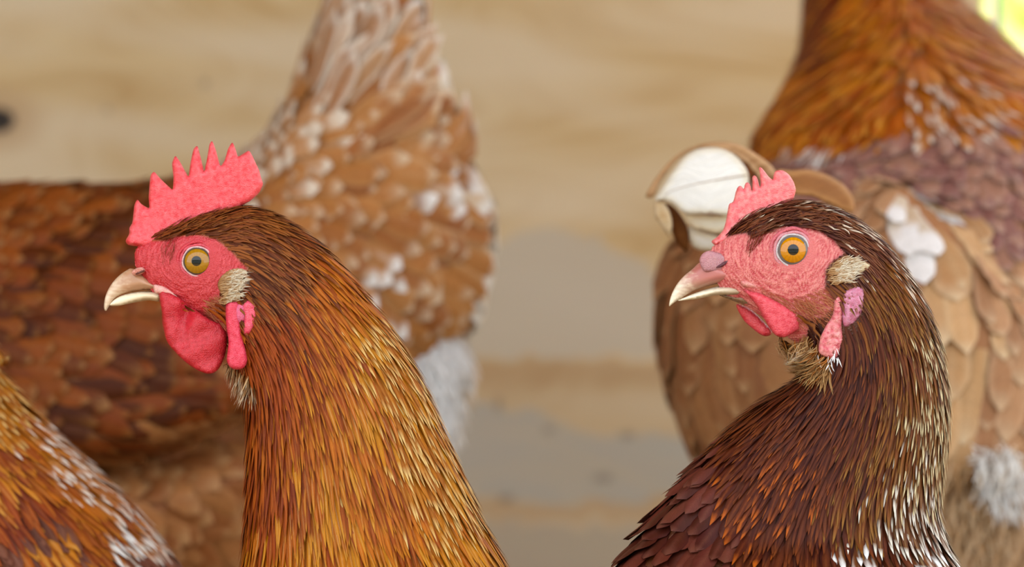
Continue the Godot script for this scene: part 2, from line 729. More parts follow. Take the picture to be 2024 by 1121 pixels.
func kinds() -> void:
	# name: [base colours, edge, edge mix, shaft, shaft mix, tip, tip start, round, stray]
	var d := {
		"crown": [["723412", "844016", "5e280c", "94501c"], "461e0a", 0.4, "ac743e", 0.25, "9c5e28", 0.8, false, 0.14],
		"amber": [["ac5604", "bc6406", "984404", "b25c04", "883804"], "7c3404", 0.4, "d8964e", 0.3, "c87e1c", 0.85, false, 0.08],
		"gold": [["c07204", "b06004", "c87e0a", "b45a04", "984804"], "8c4404", 0.4, "e0b074", 0.4, "d0902c", 0.85, false, 0.07],
		"rust": [["8e3406", "a04206", "7c2c06", "aa4e06"], "602206", 0.4, "c07e44", 0.3, "ac5410", 0.85, false, 0.08],
		"goldtip": [["b66a06", "a45a04", "c27a0c"], "8a4808", 0.4, "d0a052", 0.3, "e4bc74", 0.78, false, 0.08],
		"crown2": [["5a2412", "6a321a", "481a0e", "783e20"], "36120a", 0.4, "a87a58", 0.28, "8a583a", 0.8, false, 0.12],
		"crown2pale": [["7e4c2e", "8e5e40", "683a20"], "58301a", 0.3, "d8bc9e", 0.5, "e4d0b8", 0.66, false, 0.12],
		"dark2": [["42140a", "521e0c", "602a10", "3a100a"], "300c06", 0.4, "94582e", 0.22, "783a14", 0.8, false, 0.12],
		"hackle2": [["642c08", "763c0e", "542404", "844812"], "3c1a06", 0.4, "b88c4c", 0.22, "96682a", 0.82, false, 0.09],
		"speck2": [["5e300e", "6a3a14", "502608"], "401a08", 0.45, "ccae78", 0.3, "f2ecdd", 0.74, false, 0.09],
		"cream2": [["6e3c14", "804e1e"], "48240c", 0.45, "ccb070", 0.35, "e6d6a8", 0.76, false, 0.09],
		"white2": [["6e3c1c", "7e4a24"], "5a2c14", 0.5, "efe6d8", 0.6, "f8f6f2", 0.6, false, 0.09],
		"scale2": [["582418", "642c20", "4c1e14", "6e3628"], "3c140e", 0.35, "7c4636", 0.3, "6e3e30", 0.85, true, 0.14],
		"orange2": [["4e1c0a", "5e260c"], "401608", 0.4, "a05018", 0.3, "b85a10", 0.78, false, 0.14],
		"tuft": [["c09468", "b0804e", "ceaa7c"], "a0703e", 0.2, "dcc096", 0.3, "f0e4ca", 0.62, true, 0.15],
		"bristle": [["80341a", "6e2a14", "8e4422"], "6e2a14", 0.2, "8a4020", 0.2, "8a4020", 0.9, false, 0.3],
		"cheek": [["c4684a", "b45438", "cc8058", "b0683c"], "b05a3a", 0.2, "d49a78", 0.3, "d09068", 0.8, false, 0.25],
		"throat": [["b98a58", "a06c3a", "c9a272", "8a5426"], "8a5426", 0.3, "e2c8a0", 0.4, "ecdcc0", 0.75, false, 0.3],
		"throat2": [["a87848", "8a5a2c", "c09460", "b0641c"], "7a481e", 0.3, "dcc094", 0.4, "dcb474", 0.75, false, 0.35],
		"down": [["fffdfa", "f8f4f0", "ffffff"], "f4efe8", 0.3, "ffffff", 0.3, "ffffff", 0.8, false, 0.5],
		"buff_down": [["c8a074", "b98c5e", "d6b48c"], "b08452", 0.3, "dcc09a", 0.3, "dec6a4", 0.8, false, 0.5],
		"a_back": [["823c0c", "924812", "6e300a"], "a06430", 0.25, "a06c3a", 0.3, "ae7e4c", 0.88, true, 0.2],
		"a_wing": [["703008", "582206", "863e12", "4a1c06", "8e4a1a"], "8a5424", 0.2, "965e30", 0.3, "94602e", 0.9, true, 0.2],  # darkened: light falling off to the left is put into the colour
		"a_saddle": [["a05c22", "b06e30", "904e1a"], "cc9a66", 0.45, "caa072", 0.3, "e2c6a6", 0.86, true, 0.16],
		"a_white": [["a86628", "b6763a", "98581e"], "d4a878", 0.4, "ecdcc8", 0.5, "f6f0ea", 0.72, true, 0.16],
		"a_pearl": [["b07038", "bd8048"], "d8b48c", 0.5, "e2cdb2", 0.4, "ecdcc8", 0.66, true, 0.2],
		"a_rump": [["a8622a", "b87638", "98521e"], "dcb484", 0.5, "d0a676", 0.3, "e8d0b0", 0.86, true, 0.16],
		"a_margin": [["d8b48a", "e2c8a6", "cc9e6c"], "f0e2cc", 0.5, "f4eadc", 0.4, "f6f0e6", 0.66, true, 0.2],
		"a_belly": [["985a2e", "a86c3c", "8a4c22"], "b98250", 0.4, "b98250", 0.3, "bd8c5c", 0.84, true, 0.3],
		"a_tail": [["a86a32", "b67c42"], "f0e2d0", 0.85, "e0c8aa", 0.4, "f2e8dc", 0.8, true, 0.1],
		"k_hackle": [["c46c08", "b25808", "d07e10", "a24a08"], "96460a", 0.4, "dea25a", 0.35, "d8963a", 0.82, false, 0.1],
		"k_hacklew": [["ba6a0c", "a8560a"], "8c4a14", 0.5, "e4bc88", 0.5, "f2e8da", 0.76, false, 0.1],
		"k_neck": [["823a14", "904a18", "702e10"], "602410", 0.4, "a46c44", 0.3, "945430", 0.85, false, 0.1],
		"k_back": [["98665a", "8a5850", "a4745e", "7e4c44"], "b8948a", 0.4, "b08a7a", 0.3, "b89484", 0.86, true, 0.22],  # back and wing tones raised, brighter light from the right painted in
		"k_wing": [["c08e5c", "cc9c6a", "b48050"], "e2c49c", 0.5, "dcbc94", 0.35, "e4c8a2", 0.88, true, 0.1],
		"k_wingw": [["d6bfa4", "cdb090"], "f2ece6", 0.5, "f6f2ee", 0.4, "f6f2f0", 0.4, true, 0.12],
		"k_mid": [["b07c54", "bc8a62", "a26e48"], "d4b08c", 0.5, "cca680", 0.3, "d4b490", 0.86, true, 0.16],
		"k_left": [["97613a", "8b5430", "a26e44"], "bd9062", 0.45, "b98c60", 0.3, "c49a6e", 0.88, true, 0.14],
		"d_dark": [["6a3420", "7a4228", "5e2a1c"], "8e5a44", 0.4, "a0705a", 0.4, "85503a", 0.85, true, 0.15],
	}
	for n: String in d:
		var a: Array = d[n]
		var b := []
		for s: String in a[0]:
			b.append(hexl(s))
		KIND[n] = {"base": b, "edge": hexl(a[1]), "edge_mix": a[2], "shaft": hexl(a[3]), "shaft_mix": a[4], "tip": hexl(a[5]), "tip_at": a[6], "round": a[7], "stray": a[8]}


func materials() -> void:
	var bar := Image.create(64, 128, true, Image.FORMAT_RGB8)
	var fn := FastNoiseLite.new()
	fn.seed = 3
	fn.frequency = 0.08
	for y in 128:
		for x in 64:
			var e := absf(x - 31.5) / 31.5
			var ph := y - e * 26.0
			var g := 0.86 + 0.14 * fn.get_noise_2d(ph * 7.0, e * 10.0) + 0.06 * sin(ph * 1.2)
			g = clampf(g, 0.0, 1.0)
			bar.set_pixel(x, y, Color(g, g, g))
	bar.generate_mipmaps()
	var f := mat(0.55)
	f.albedo_texture = ImageTexture.create_from_image(bar)
	f.metallic_specular = 0.28
	f.backlight_enabled = true
	f.backlight = Color(0.3, 0.3, 0.3)
	M.feather = f
	M.body = mat(0.75)
	var s := mat(0.43)
	s.normal_enabled = true
	s.normal_texture = noise_normal(0.07, 12.0, true, 4)
	s.normal_scale = 0.75
	s.uv1_triplanar = true
	s.uv1_scale = Vector3.ONE * 110.0
	s.subsurf_scatter_enabled = true
	s.subsurf_scatter_strength = 0.12
	M.skin = s
	var b := mat(0.32)
	b.metallic_specular = 0.5
	M.beak = b
	var e := mat(0.04)
	M.eye = e
	M.plain = mat(0.8)


# ---------------------------------------------------------------- setting
func plywood_image(x0: float, x1: float, y0: float, y1: float, z: float) -> ImageTexture:
	var w := 1024
	var h := 800
	var im := Image.create(w, h, true, Image.FORMAT_RGB8)
	var fa := FastNoiseLite.new()
	fa.seed = 11
	fa.frequency = 1.0
	fa.fractal_octaves = 3
	var fb := FastNoiseLite.new()
	fb.seed = 12
	fb.frequency = 1.0
	fb.fractal_octaves = 2
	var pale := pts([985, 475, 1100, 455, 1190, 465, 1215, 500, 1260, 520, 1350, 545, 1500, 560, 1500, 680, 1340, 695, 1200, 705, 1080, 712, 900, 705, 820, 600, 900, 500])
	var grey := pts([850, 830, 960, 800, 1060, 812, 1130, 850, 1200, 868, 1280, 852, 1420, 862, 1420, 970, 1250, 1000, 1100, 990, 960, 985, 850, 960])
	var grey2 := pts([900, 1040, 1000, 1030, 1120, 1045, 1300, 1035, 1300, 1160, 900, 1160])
	var marks := [[1240, 860, 16, 8], [1192, 945, 22, 9], [1000, 985, 18, 8], [985, 800, 7, 16], [212, 217, 7, 6], [405, 165, 8, 7], [1085, 850, 14, 7]]
	var tan_c := Color.html("cfb88e")
	var warm := Color.html("bb9c6c")
	var blond := Color.html("d6c6aa")
	var grey_c := Color.html("aaa79f")
	var pale_c := Color.html("beb5a5")
	var brown := Color.html("a88660")
	var knot := Color.html("2c2622")
	for j in h:
		var wy := y1 - (y1 - y0) * (j + 0.5) / h
		for i in w:
			var wx := x0 + (x1 - x0) * (i + 0.5) / w
			var q := to_px(Vector3(wx, wy, z))
			var warp := fb.get_noise_2d(wx * 4.0, wy * 9.0)
			var g := fa.get_noise_2d(wx * 5.0 + warp, wy * 62.0 + wx * 5.0 + warp * 4.0)
			var big := fb.get_noise_2d(wx * 3.0 + 7.0, wy * 16.0 + wx * 2.0)
			var c := tan_c.lerp(warm, clampf(0.38 + g * 0.75, 0, 1)).lerp(blond, clampf(0.45 + big * 1.2, 0, 0.85))
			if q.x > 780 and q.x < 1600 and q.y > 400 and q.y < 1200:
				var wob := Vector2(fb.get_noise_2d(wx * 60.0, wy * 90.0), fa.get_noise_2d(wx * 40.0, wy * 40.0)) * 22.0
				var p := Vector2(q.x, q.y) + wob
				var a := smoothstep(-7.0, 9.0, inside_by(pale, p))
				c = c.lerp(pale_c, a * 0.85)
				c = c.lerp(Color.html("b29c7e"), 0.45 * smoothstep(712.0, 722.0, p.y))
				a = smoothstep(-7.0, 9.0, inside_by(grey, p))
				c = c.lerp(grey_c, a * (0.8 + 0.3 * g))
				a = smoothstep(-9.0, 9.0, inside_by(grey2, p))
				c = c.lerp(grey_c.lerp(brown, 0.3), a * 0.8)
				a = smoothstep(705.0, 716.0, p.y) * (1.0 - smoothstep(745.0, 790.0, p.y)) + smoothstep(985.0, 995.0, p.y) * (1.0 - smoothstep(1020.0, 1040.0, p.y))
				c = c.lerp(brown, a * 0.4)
			for mk: Array in marks:
				var e := Vector2((q.x - mk[0]) / mk[2], (q.y - mk[1]) / mk[3]).length()
				if e < 1.3:
					c = c.lerp(Color.html("6e665c"), 0.55 * (1.0 - smoothstep(0.5, 1.3, e)))
			var kd := Vector2((q.x + 6.0) / 34.0, (q.y - 238.0) / 24.0).length() + warp * 0.2
			if kd < 4.0:
				c = c.lerp(brown, 0.5 * (1.0 - smoothstep(1.0, 3.6, kd)))
				c = c.lerp(knot, 1.0 - smoothstep(0.75, 1.1, kd))
			im.set_pixel(i, j, c)
	im.generate_mipmaps()
	return ImageTexture.create_from_image(im)


func setting() -> void:
	var zb := -2.76
	var x1 := at(1937, 30, 2.79).x
	# back wall: one sheet of plywood
	var wall := Acc.new()
	box(wall, Vector3(-1.25, 0, zb - 0.018), Vector3(x1, 1.2, zb))
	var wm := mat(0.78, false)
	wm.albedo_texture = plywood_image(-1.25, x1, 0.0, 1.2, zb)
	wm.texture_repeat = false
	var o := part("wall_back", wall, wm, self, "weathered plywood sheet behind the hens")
	o.set_meta("kind", "structure")
	var wood := mat(0.8, false)
	wood.albedo_color = Color.html("b8935a")
	var left := Acc.new()  # unseen side wall, added to shade the left
	box(left, Vector3(-1.27, 0, zb), Vector3(-1.25, 1.2, -1.75))
	part("added_wall_left", left, wood, self, "unseen plywood side wall added to shade the left").set_meta("kind", "structure")
	var roof := Acc.new()  # unseen roof, added to block the sun from the hens
	box(roof, Vector3(-1.3, 1.2, zb - 0.1), Vector3(1.3, 1.225, -1.75))
	part("added_ceiling", roof, wood, self, "unseen plywood roof added to keep the sun off the hens").set_meta("kind", "structure")
	var ground := Acc.new()
	var gn := FastNoiseLite.new()
	gn.seed = 21
	gn.frequency = 0.9
	gn.fractal_octaves = 4
	var gw := 60
	for j in gw + 1:
		for i in gw + 1:
			var p := Vector3(-9.0 + 18.0 * i / gw, 0, -11.0 + 18.0 * j / gw)
			var t := gn.get_noise_2d(p.x * 2.0, p.z * 2.0) * 0.5 + 0.5
			ground.vert(p, Vector3.UP, hexl("85704e").lerp(hexl("66543a"), t))
	for j in gw:
		for i in gw:
			var a := j * (gw + 1) + i
			ground.tri(a, a + 1, a + gw + 1)
			ground.tri(a + 1, a + gw + 2, a + gw + 1)
	part("floor", ground, M.plain, self, "bare earth floor of the run").set_meta("kind", "structure")
	# upright bars closing the opening beside the plywood
	var fence := thing("bar_fence", "thin grey upright bars in the bright opening beside the plywood", "fence", Vector3(x1, 0, zb))
	var steel := mat(0.5, false)
	steel.albedo_color = Color.html("8a97a3")
	for k in 7:
		var bx := x1 + 0.0095 + k * 0.05
		var b := Acc.new()
		tube(b, PackedVector3Array([Vector3(bx, 0, zb - 0.01), Vector3(bx, 1.2, zb - 0.01)]), PackedFloat32Array([0.0022, 0.0022]), Color.WHITE, 12)
		part("bar", b, steel, fence)
	for yy: float in [0.05, 1.15]:
		var b := Acc.new()
		tube(b, PackedVector3Array([Vector3(x1, yy, zb - 0.014), Vector3(x1 + 0.34, yy, zb - 0.014)]), PackedFloat32Array([0.003, 0.003]), Color.WHITE, 12)
		part("rail", b, steel, fence)
	# sunlit hedge outside the opening, another added unseen to darken eye reflections and fill
	plant_hedge("sunlit yellow green hedge outside the opening", Vector3(1.1, 0, -5.2), Vector3(1.2, 1.7, 0.3), 2600, 0.06, ["b4d868", "c8e884", "a8cc58", "d8ee98"])
	plant_hedge("tall dark green hedge added behind the camera to cut front light and darken the eyes", Vector3(0, 0, 5.5), Vector3(6.0, 3.4, 0.4), 12000, 0.16, ["3e5a2a", "4c6a30", "5a7838", "344e24"])


func plant_hedge(label: String, c: Vector3, half: Vector3, n: int, size: float, cols: Array) -> void:
	var hedge := thing("hedge", label, "hedge", c)
	var leaf := Acc.new()
	var lr := RandomNumberGenerator.new()
	lr.seed = 8
	for k in n:
		var p := c + Vector3(lr.randf_range(-1, 1) * half.x, lr.randf() * half.y, lr.randf_range(-1, 1) * half.z)
		var d := Vector3(lr.randf_range(-1, 1), lr.randf_range(-1, 0.4), lr.randf_range(-1, 1)).normalized()
		var nn := d.cross(Vector3(lr.randf_range(-1, 1), lr.randf_range(-1, 1), lr.randf_range(-1, 1))).normalized()
		var w := nn.cross(d)
		var l := size * lr.randf_range(0.7, 1.3)
		var col := hexl(cols[k % 4])
		var a := leaf.vert(p, nn, col)
		var b := leaf.vert(p + d * l * 0.5 + w * l * 0.3, nn, col)
		var e := leaf.vert(p + d * l, nn, col)
		var g := leaf.vert(p + d * l * 0.5 - w * l * 0.3, nn, col)
		leaf.tri(a, b, e)
		leaf.tri(a, e, g)
	var lm := mat(0.5)
	lm.backlight_enabled = true
	lm.backlight = Color(0.9, 0.9, 0.9)
	part("foliage", leaf, lm, hedge, "", "stuff")


# ---------------------------------------------------------------- hens
const HENS := "brown hens crowded by the plywood"


func skin_noise(p: Vector2, a: Color, b: Color) -> Color:
	return a.lerp(b, clampf(0.45 + 0.45 * SKIN.get_noise_2d(p.x * 0.4, p.y * 0.4) + 0.5 * SKIN.get_noise_2d(p.x * 2.2, p.y * 2.2), 0, 1))


var SKIN := FastNoiseLite.new()


# fine wrinkles running round the eye
func wrinkle(p: Vector2, c: Vector2) -> float:
	var d := (p - c) * Vector2(0.85, 1.0)
	return (SKIN.get_noise_2d(d.length() * 4.2, d.angle() * 34.0) + 0.6 * SKIN.get_noise_2d(p.x * 5.0, p.y * 5.0)) * smoothstep(34.0, 46.0, d.length())


func hen_amber() -> void:
	var D := 2.0
	var h := thing("hen", "amber hen in profile with tall red comb and long red wattle", "hen", Vector3(-0.05, 0, at(700, 1400, 1.93).z), HENS)
	var L := make_loft([
		[306, 585, 266, 520, D, 14], [318, 592, 268, 495, D, 30], [345, 606, 292, 474, D, 44], [380, 628, 345, 452, D, 58], [420, 652, 412, 428, D, 68],
		[452, 684, 492, 416, D, 76], [470, 722, 570, 446, D, 80], [484, 764, 648, 508, D, 84], [494, 806, 716, 588, D, 89], [498, 864, 779, 676, D, 96],
		[498, 932, 834, 776, D, 106], [496, 1012, 884, 896, D, 118], [492, 1100, 938, 1024, D, 134], [480, 1200, 996, 1144, 1.99, 155], [450, 1340, 1060, 1300, 1.97, 200],
		[420, 1560, 1090, 1560, 1.93, 260], [480, 1690, 1020, 1700, 1.92, 230], [600, 1760, 900, 1770, 1.92, 110]], 3.0, 220, [], func(p): return 2.2 * wrinkle(p, Vector2(389, 516)) if p.x < 500 and p.y < 720 else 0.0)
	var face := pts([140, 490, 200, 470, 300, 470, 345, 452, 440, 446, 510, 462, 570, 510, 640, 585, 600, 600, 560, 610, 535, 650, 520, 720, 450, 770, 400, 760, 330, 700, 280, 680, 180, 700, 120, 640], 180, 250, 2.075)
	var chin_skin := pts([290, 580, 400, 600, 455, 640, 445, 695, 380, 685, 300, 620])
	var red := hexl("ae1620")
	var pink := hexl("d0484e")
	var under := hexl("8a4c1c")
	var body := loft_acc(L, func(x, y):
		var p := Vector2(x, y)
		if x > 620 or y > 800: return under
		var d := inside_by(face, p)
		d = maxf(d, inside_by(chin_skin, p))
		return under.lerp(red.lerp(pink, clampf(0.4 + 0.9 * wrinkle(p, Vector2(389, 516)), 0, 1)), smoothstep(-4.0, 3.0, d)))
	legs(body, [at(640, 1740, 1.9) * Vector3(1, 0, 1), at(840, 1740, 1.97) * Vector3(1, 0, 1)], 0.2)
	part("body", body, M.skin, h)
	# comb
	var comb := pts([150, 487, 140, 470, 158, 440, 156, 415, 170, 398, 172, 375, 178, 320, 190, 297, 205, 318, 240, 338, 236, 290, 243, 200, 257, 182, 285, 215, 335, 262, 338, 210, 331, 150, 345, 117, 362, 140, 400, 208, 407, 150, 420, 90, 436, 76, 448, 120, 464, 186, 474, 140, 486, 70, 496, 56, 510, 90, 531, 166, 548, 140, 562, 90, 580, 62, 592, 90, 602, 126, 624, 112, 648, 97, 662, 120, 676, 152, 690, 180, 697, 210, 707, 236, 690, 272, 655, 305, 610, 330, 560, 350, 500, 375, 440, 400, 380, 440, 340, 480, 260, 500], 180, 250, 2.075)
	var ca := hexl("d62c38")
	var cb := hexl("ee6a70")
	var cacc := lobe(comb, D, 4.5, false, func(p, d): return 11.0 * sqrt(1.0 - pow(1.0 - minf(d / 14.0, 1.0), 2.0)) + 1.2 * SKIN.get_noise_2d(p.x * 4.0, p.y * 4.0) + 8.0 * smoothstep(430.0, 490.0, p.y), func(p): return 2.0 * sin(p.x * 0.03), func(p, d): return skin_noise(p * 3.0, ca, cb))
	part("comb", cacc, M.skin, h, "tall red serrated comb")
	# beak
	var horn := hexl("cdb28c")
	var ivory := hexl("efe2c6")
	var horn_dk := hexl("b08464")
	var up := pts([168, 583, 150, 588, 120, 608, 92, 636, 70, 670, 57, 705, 53, 745, 61, 757, 74, 737, 96, 706, 130, 688, 190, 674, 250, 672, 300, 678, 300, 655, 250, 630, 210, 600], 180, 250, 2.075)
	var uacc := lobe(up, D, 3.0, true, func(p, d): return lerpf(5.0, 36.0, smoothstep(205.0, 320.0, p.x)) * sqrt(1.0 - pow(1.0 - minf(d / 17.0, 1.0), 2.0)), func(p): return 0.0, func(p, d): return horn_dk.lerp(ivory, clampf(0.35 - (p.x - 225.0) / 90.0 + 0.3 * SKIN.get_noise_2d(p.x * 0.8, p.y * 3.0), 0, 1)))
	var beak := part("beak", uacc, M.beak, h, "pale horn beak")
	var lowp := pts([76, 733, 96, 710, 130, 692, 190, 678, 250, 676, 300, 682, 296, 705, 280, 718, 232, 714, 170, 724, 112, 736], 180, 250, 2.075)
	var lacc := lobe(lowp, D, 3.0, true, func(p, d): return lerpf(4.0, 32.0, smoothstep(212.0, 320.0, p.x)) * sqrt(1.0 - pow(1.0 - minf(d / 9.0, 1.0), 2.0)), func(p): return 0.0, func(p, d): return horn.lerp(ivory, clampf(0.8 - (p.x - 240.0) / 150.0, 0, 1)))
	part("lower_mandible", lacc, M.beak, beak)
	var nos := Acc.new()
	nos = lobe(pts([172, 596, 190, 582, 214, 578, 228, 590, 214, 604, 190, 612, 176, 610], 180, 250, 2.075), D, 2.5, true, func(p, d): return 8.0 * sqrt(1.0 - pow(1.0 - minf(d / 6.0, 1.0), 2.0)), func(p): return 30.0, func(p, d): return hexl("b8705c") if d > 3.2 else hexl("d8988c"))
	part("nostril", nos, M.skin, beak)
	part("gape", lobe(pts([262, 650, 300, 655, 335, 672, 362, 700, 340, 702, 300, 690, 268, 682], 180, 250, 2.075), D, 3.0, true, func(p, d): return 7.0 * sqrt(1.0 - pow(1.0 - minf(d / 8.0, 1.0), 2.0)), func(p): return 38.0, func(p, d): return skin_noise(p * 3.0, hexl("d88a84"), hexl("e0b0a0"))), M.skin, beak, "pale pink corner of the mouth")
	part("nostril_slit", lobe(pts([186, 604, 200, 594, 220, 588, 226, 594, 208, 603, 192, 609], 180, 250, 2.075), D, 2.0, true, func(p, d): return 4.0 * sqrt(1.0 - pow(1.0 - minf(d / 3.0, 1.0), 2.0)), func(p): return 36.0, func(p, d): return hexl("6a3a30")), M.skin, beak)
	eye(h, L, 389.5, 516.5, 24.5, 9.8, 28.5, ["4a463e", "a0700f", "5a400c", "d4a0a0", "cc4450", "c42c38"])
	# wattles
	var wat := pts([283, 676, 292, 730, 300, 775, 305, 830, 320, 885, 360, 932, 420, 984, 488, 1013, 530, 992, 556, 930, 562, 870, 545, 815, 500, 795, 460, 770, 420, 740, 370, 705, 320, 680], 180, 250, 2.075)
	var wa := hexl("a8101e")
	var wb := hexl("ca303c")
	for s: float in [1.0, -1.0]:
		var shift := 0.0 if s > 0 else -8.0
		var poly := PackedVector2Array()
		for p in wat: poly.append(p + Vector2(shift, shift))
		var wacc := lobe(poly, D, 4.5, true, func(p, d): return 9.0 * sqrt(1.0 - pow(1.0 - minf(d / 13.0, 1.0), 2.0)) + 1.0 * SKIN.get_noise_2d(p.x * 5.0, p.y * 5.0), func(p): return s * (48.0 + 10.0 * sin((p.x - 340.0) * 0.035) - 24.0 * exp(-pow((p.x - 372.0 + (p.y - 620.0) * 0.22) / 15.0, 2.0)) * (1.0 - smoothstep(625.0, 700.0, p.y)) + 3.0 * sin(p.y * 0.11 + p.x * 0.05)), func(p, d): return skin_noise(p * 3.0, wa, wb))
		part("wattle", wacc, M.skin, h, "deep red hanging wattle")
	# ear lobe folds
	var ear := Acc.new()
	for e: Array in [[[563, 725, 590, 712, 618, 722, 622, 780, 625, 850, 640, 910, 648, 960, 630, 990, 590, 992, 566, 960, 572, 880, 562, 800], 74, 10, "cf2440", "e04c62"], [[640, 712, 672, 708, 690, 728, 692, 780, 672, 835, 645, 856, 632, 830, 634, 780, 628, 740], 78, 12, "d83450", "ea6478"], [[598, 735, 625, 722, 650, 735, 655, 770, 640, 800, 610, 805, 596, 775], 76, 9, "d8688c", "d23c58"]]:
		var ea := hexl(e[3])
		var eb := hexl(e[4])
		var one := lobe(pts(e[0], 180, 250, 2.075), D, 4.0, true, func(p, d): return e[2] * sqrt(1.0 - pow(1.0 - minf(d / 12.0, 1.0), 2.0)) + 2.5 * SKIN.get_noise_2d(p.x * 1.2, p.y * 0.8) * minf(d / 8.0, 1.0), func(p): return float(e[1]), func(p, d): return skin_noise(p * 4.0, ea, eb))
		var off := ear.v.size()
		ear.v.append_array(one.v); ear.n.append_array(one.n); ear.c.append_array(one.c); ear.t.append_array(one.t)
		for k in one.i: ear.i.append(k + off)
	part("earlobe", ear, M.skin, h, "crimson folded earlobe")
	# small feathers of the face
	var tf := Acc.new()
	var tuft_colour := func(p: Vector2, x0: float, x1: float) -> Color: return hexl("aa7a4a").lerp(hexl("e6d6b4"), clampf((p.x - x0) / (x1 - x0) + 0.9 * SKIN.get_noise_2d(p.x * 1.2, p.y * 5.0), 0, 1))
	tf = lobe(pts([528, 655, 545, 612, 580, 585, 630, 580, 670, 605, 693, 640, 668, 652, 640, 665, 610, 690, 560, 702], 180, 250, 2.075), D, 4.0, true, func(p, d): return 9.0 * sqrt(1.0 - pow(1.0 - minf(d / 14.0, 1.0), 2.0)) + 0.6 * SKIN.get_noise_2d(p.x * 1.5, p.y * 5.0), func(p): return 72.0, func(p, d): return tuft_colour.call(p, 455.0, 512.0))
	tuft(tf, L, pts([440, 545, 462, 540, 470, 560, 462, 590, 438, 596]), 260, -14, 12, 30, 0.8, "tuft", 2.6, 0.8)
	part("ear_tuft", tf, M.feather, h, "buff ear tuft with cream tip", "stuff")
	var fz := Acc.new()
	tuft(fz, L, pts([395, 590, 440, 575, 470, 600, 462, 640, 430, 640, 400, 615]), 340, 20, 22, 22, 0.7, "cheek", 0.3, 0.7)
	tuft(fz, L, pts([316, 500, 330, 470, 352, 458, 348, 480, 338, 520, 322, 530]), 46, -65, 20, 22, 0.45, "bristle", 0.3, 2.0)
	tuft(fz, L, pts([345, 458, 380, 440, 440, 432, 480, 445, 470, 470, 420, 462, 370, 462]), 150, 4, 18, 34, 1.5, "crown", 0.3, 2.0)
	tuft(fz, L, pts([435, 700, 455, 690, 500, 735, 505, 760, 480, 755]), 260, 80, 20, 52, 1.9, "throat", 0.8, 5.0)
	part("face_bristles", fz, M.feather, h, "", "stuff")
	plumage(h, L, [
		[420, 440, 999, 44, 4.0, 8, "crown", 1.5], [500, 430, 999, 50, 4.5, 9, "crown", 1.8], [560, 480, 999, 60, 5, 10, "crown", 2], [530, 560, 999, 60, 5, 10, "crown", 2],
		[520, 640, 999, 70, 5.5, 11, "rust", 2], [640, 520, 999, 80, 6, 12, "amber", 2.2], [620, 640, 999, 90, 6.5, 12, "amber", 2.4], [720, 620, 999, 90, 6.5, 12, "goldtip", 2.4],
		[520, 760, 999, 90, 6, 12, "rust", 2.4], [600, 800, 999, 110, 7, 14, "amber", 2.6], [700, 780, 999, 110, 7.5, 14, "gold", 2.6], [790, 760, 999, 100, 7, 13, "goldtip", 2.6],
		[530, 920, 999, 120, 7, 14, "rust", 2.8], [620, 950, 999, 130, 8, 15, "gold", 3], [740, 930, 999, 130, 8, 15, "amber", 3], [850, 900, 999, 120, 8, 14, "goldtip", 3],
		[520, 1080, 999, 130, 8, 15, "amber", 3], [620, 1090, 999, 140, 9, 16, "gold", 3], [760, 1080, 999, 140, 9, 16, "gold", 3], [900, 1060, 999, 130, 9, 15, "gold", 3], [700, 1250, 999, 140, 10, 18, "gold", 3]], [face, chin_skin], Vector3(1.1, 0.85, 0.85), 0.7)


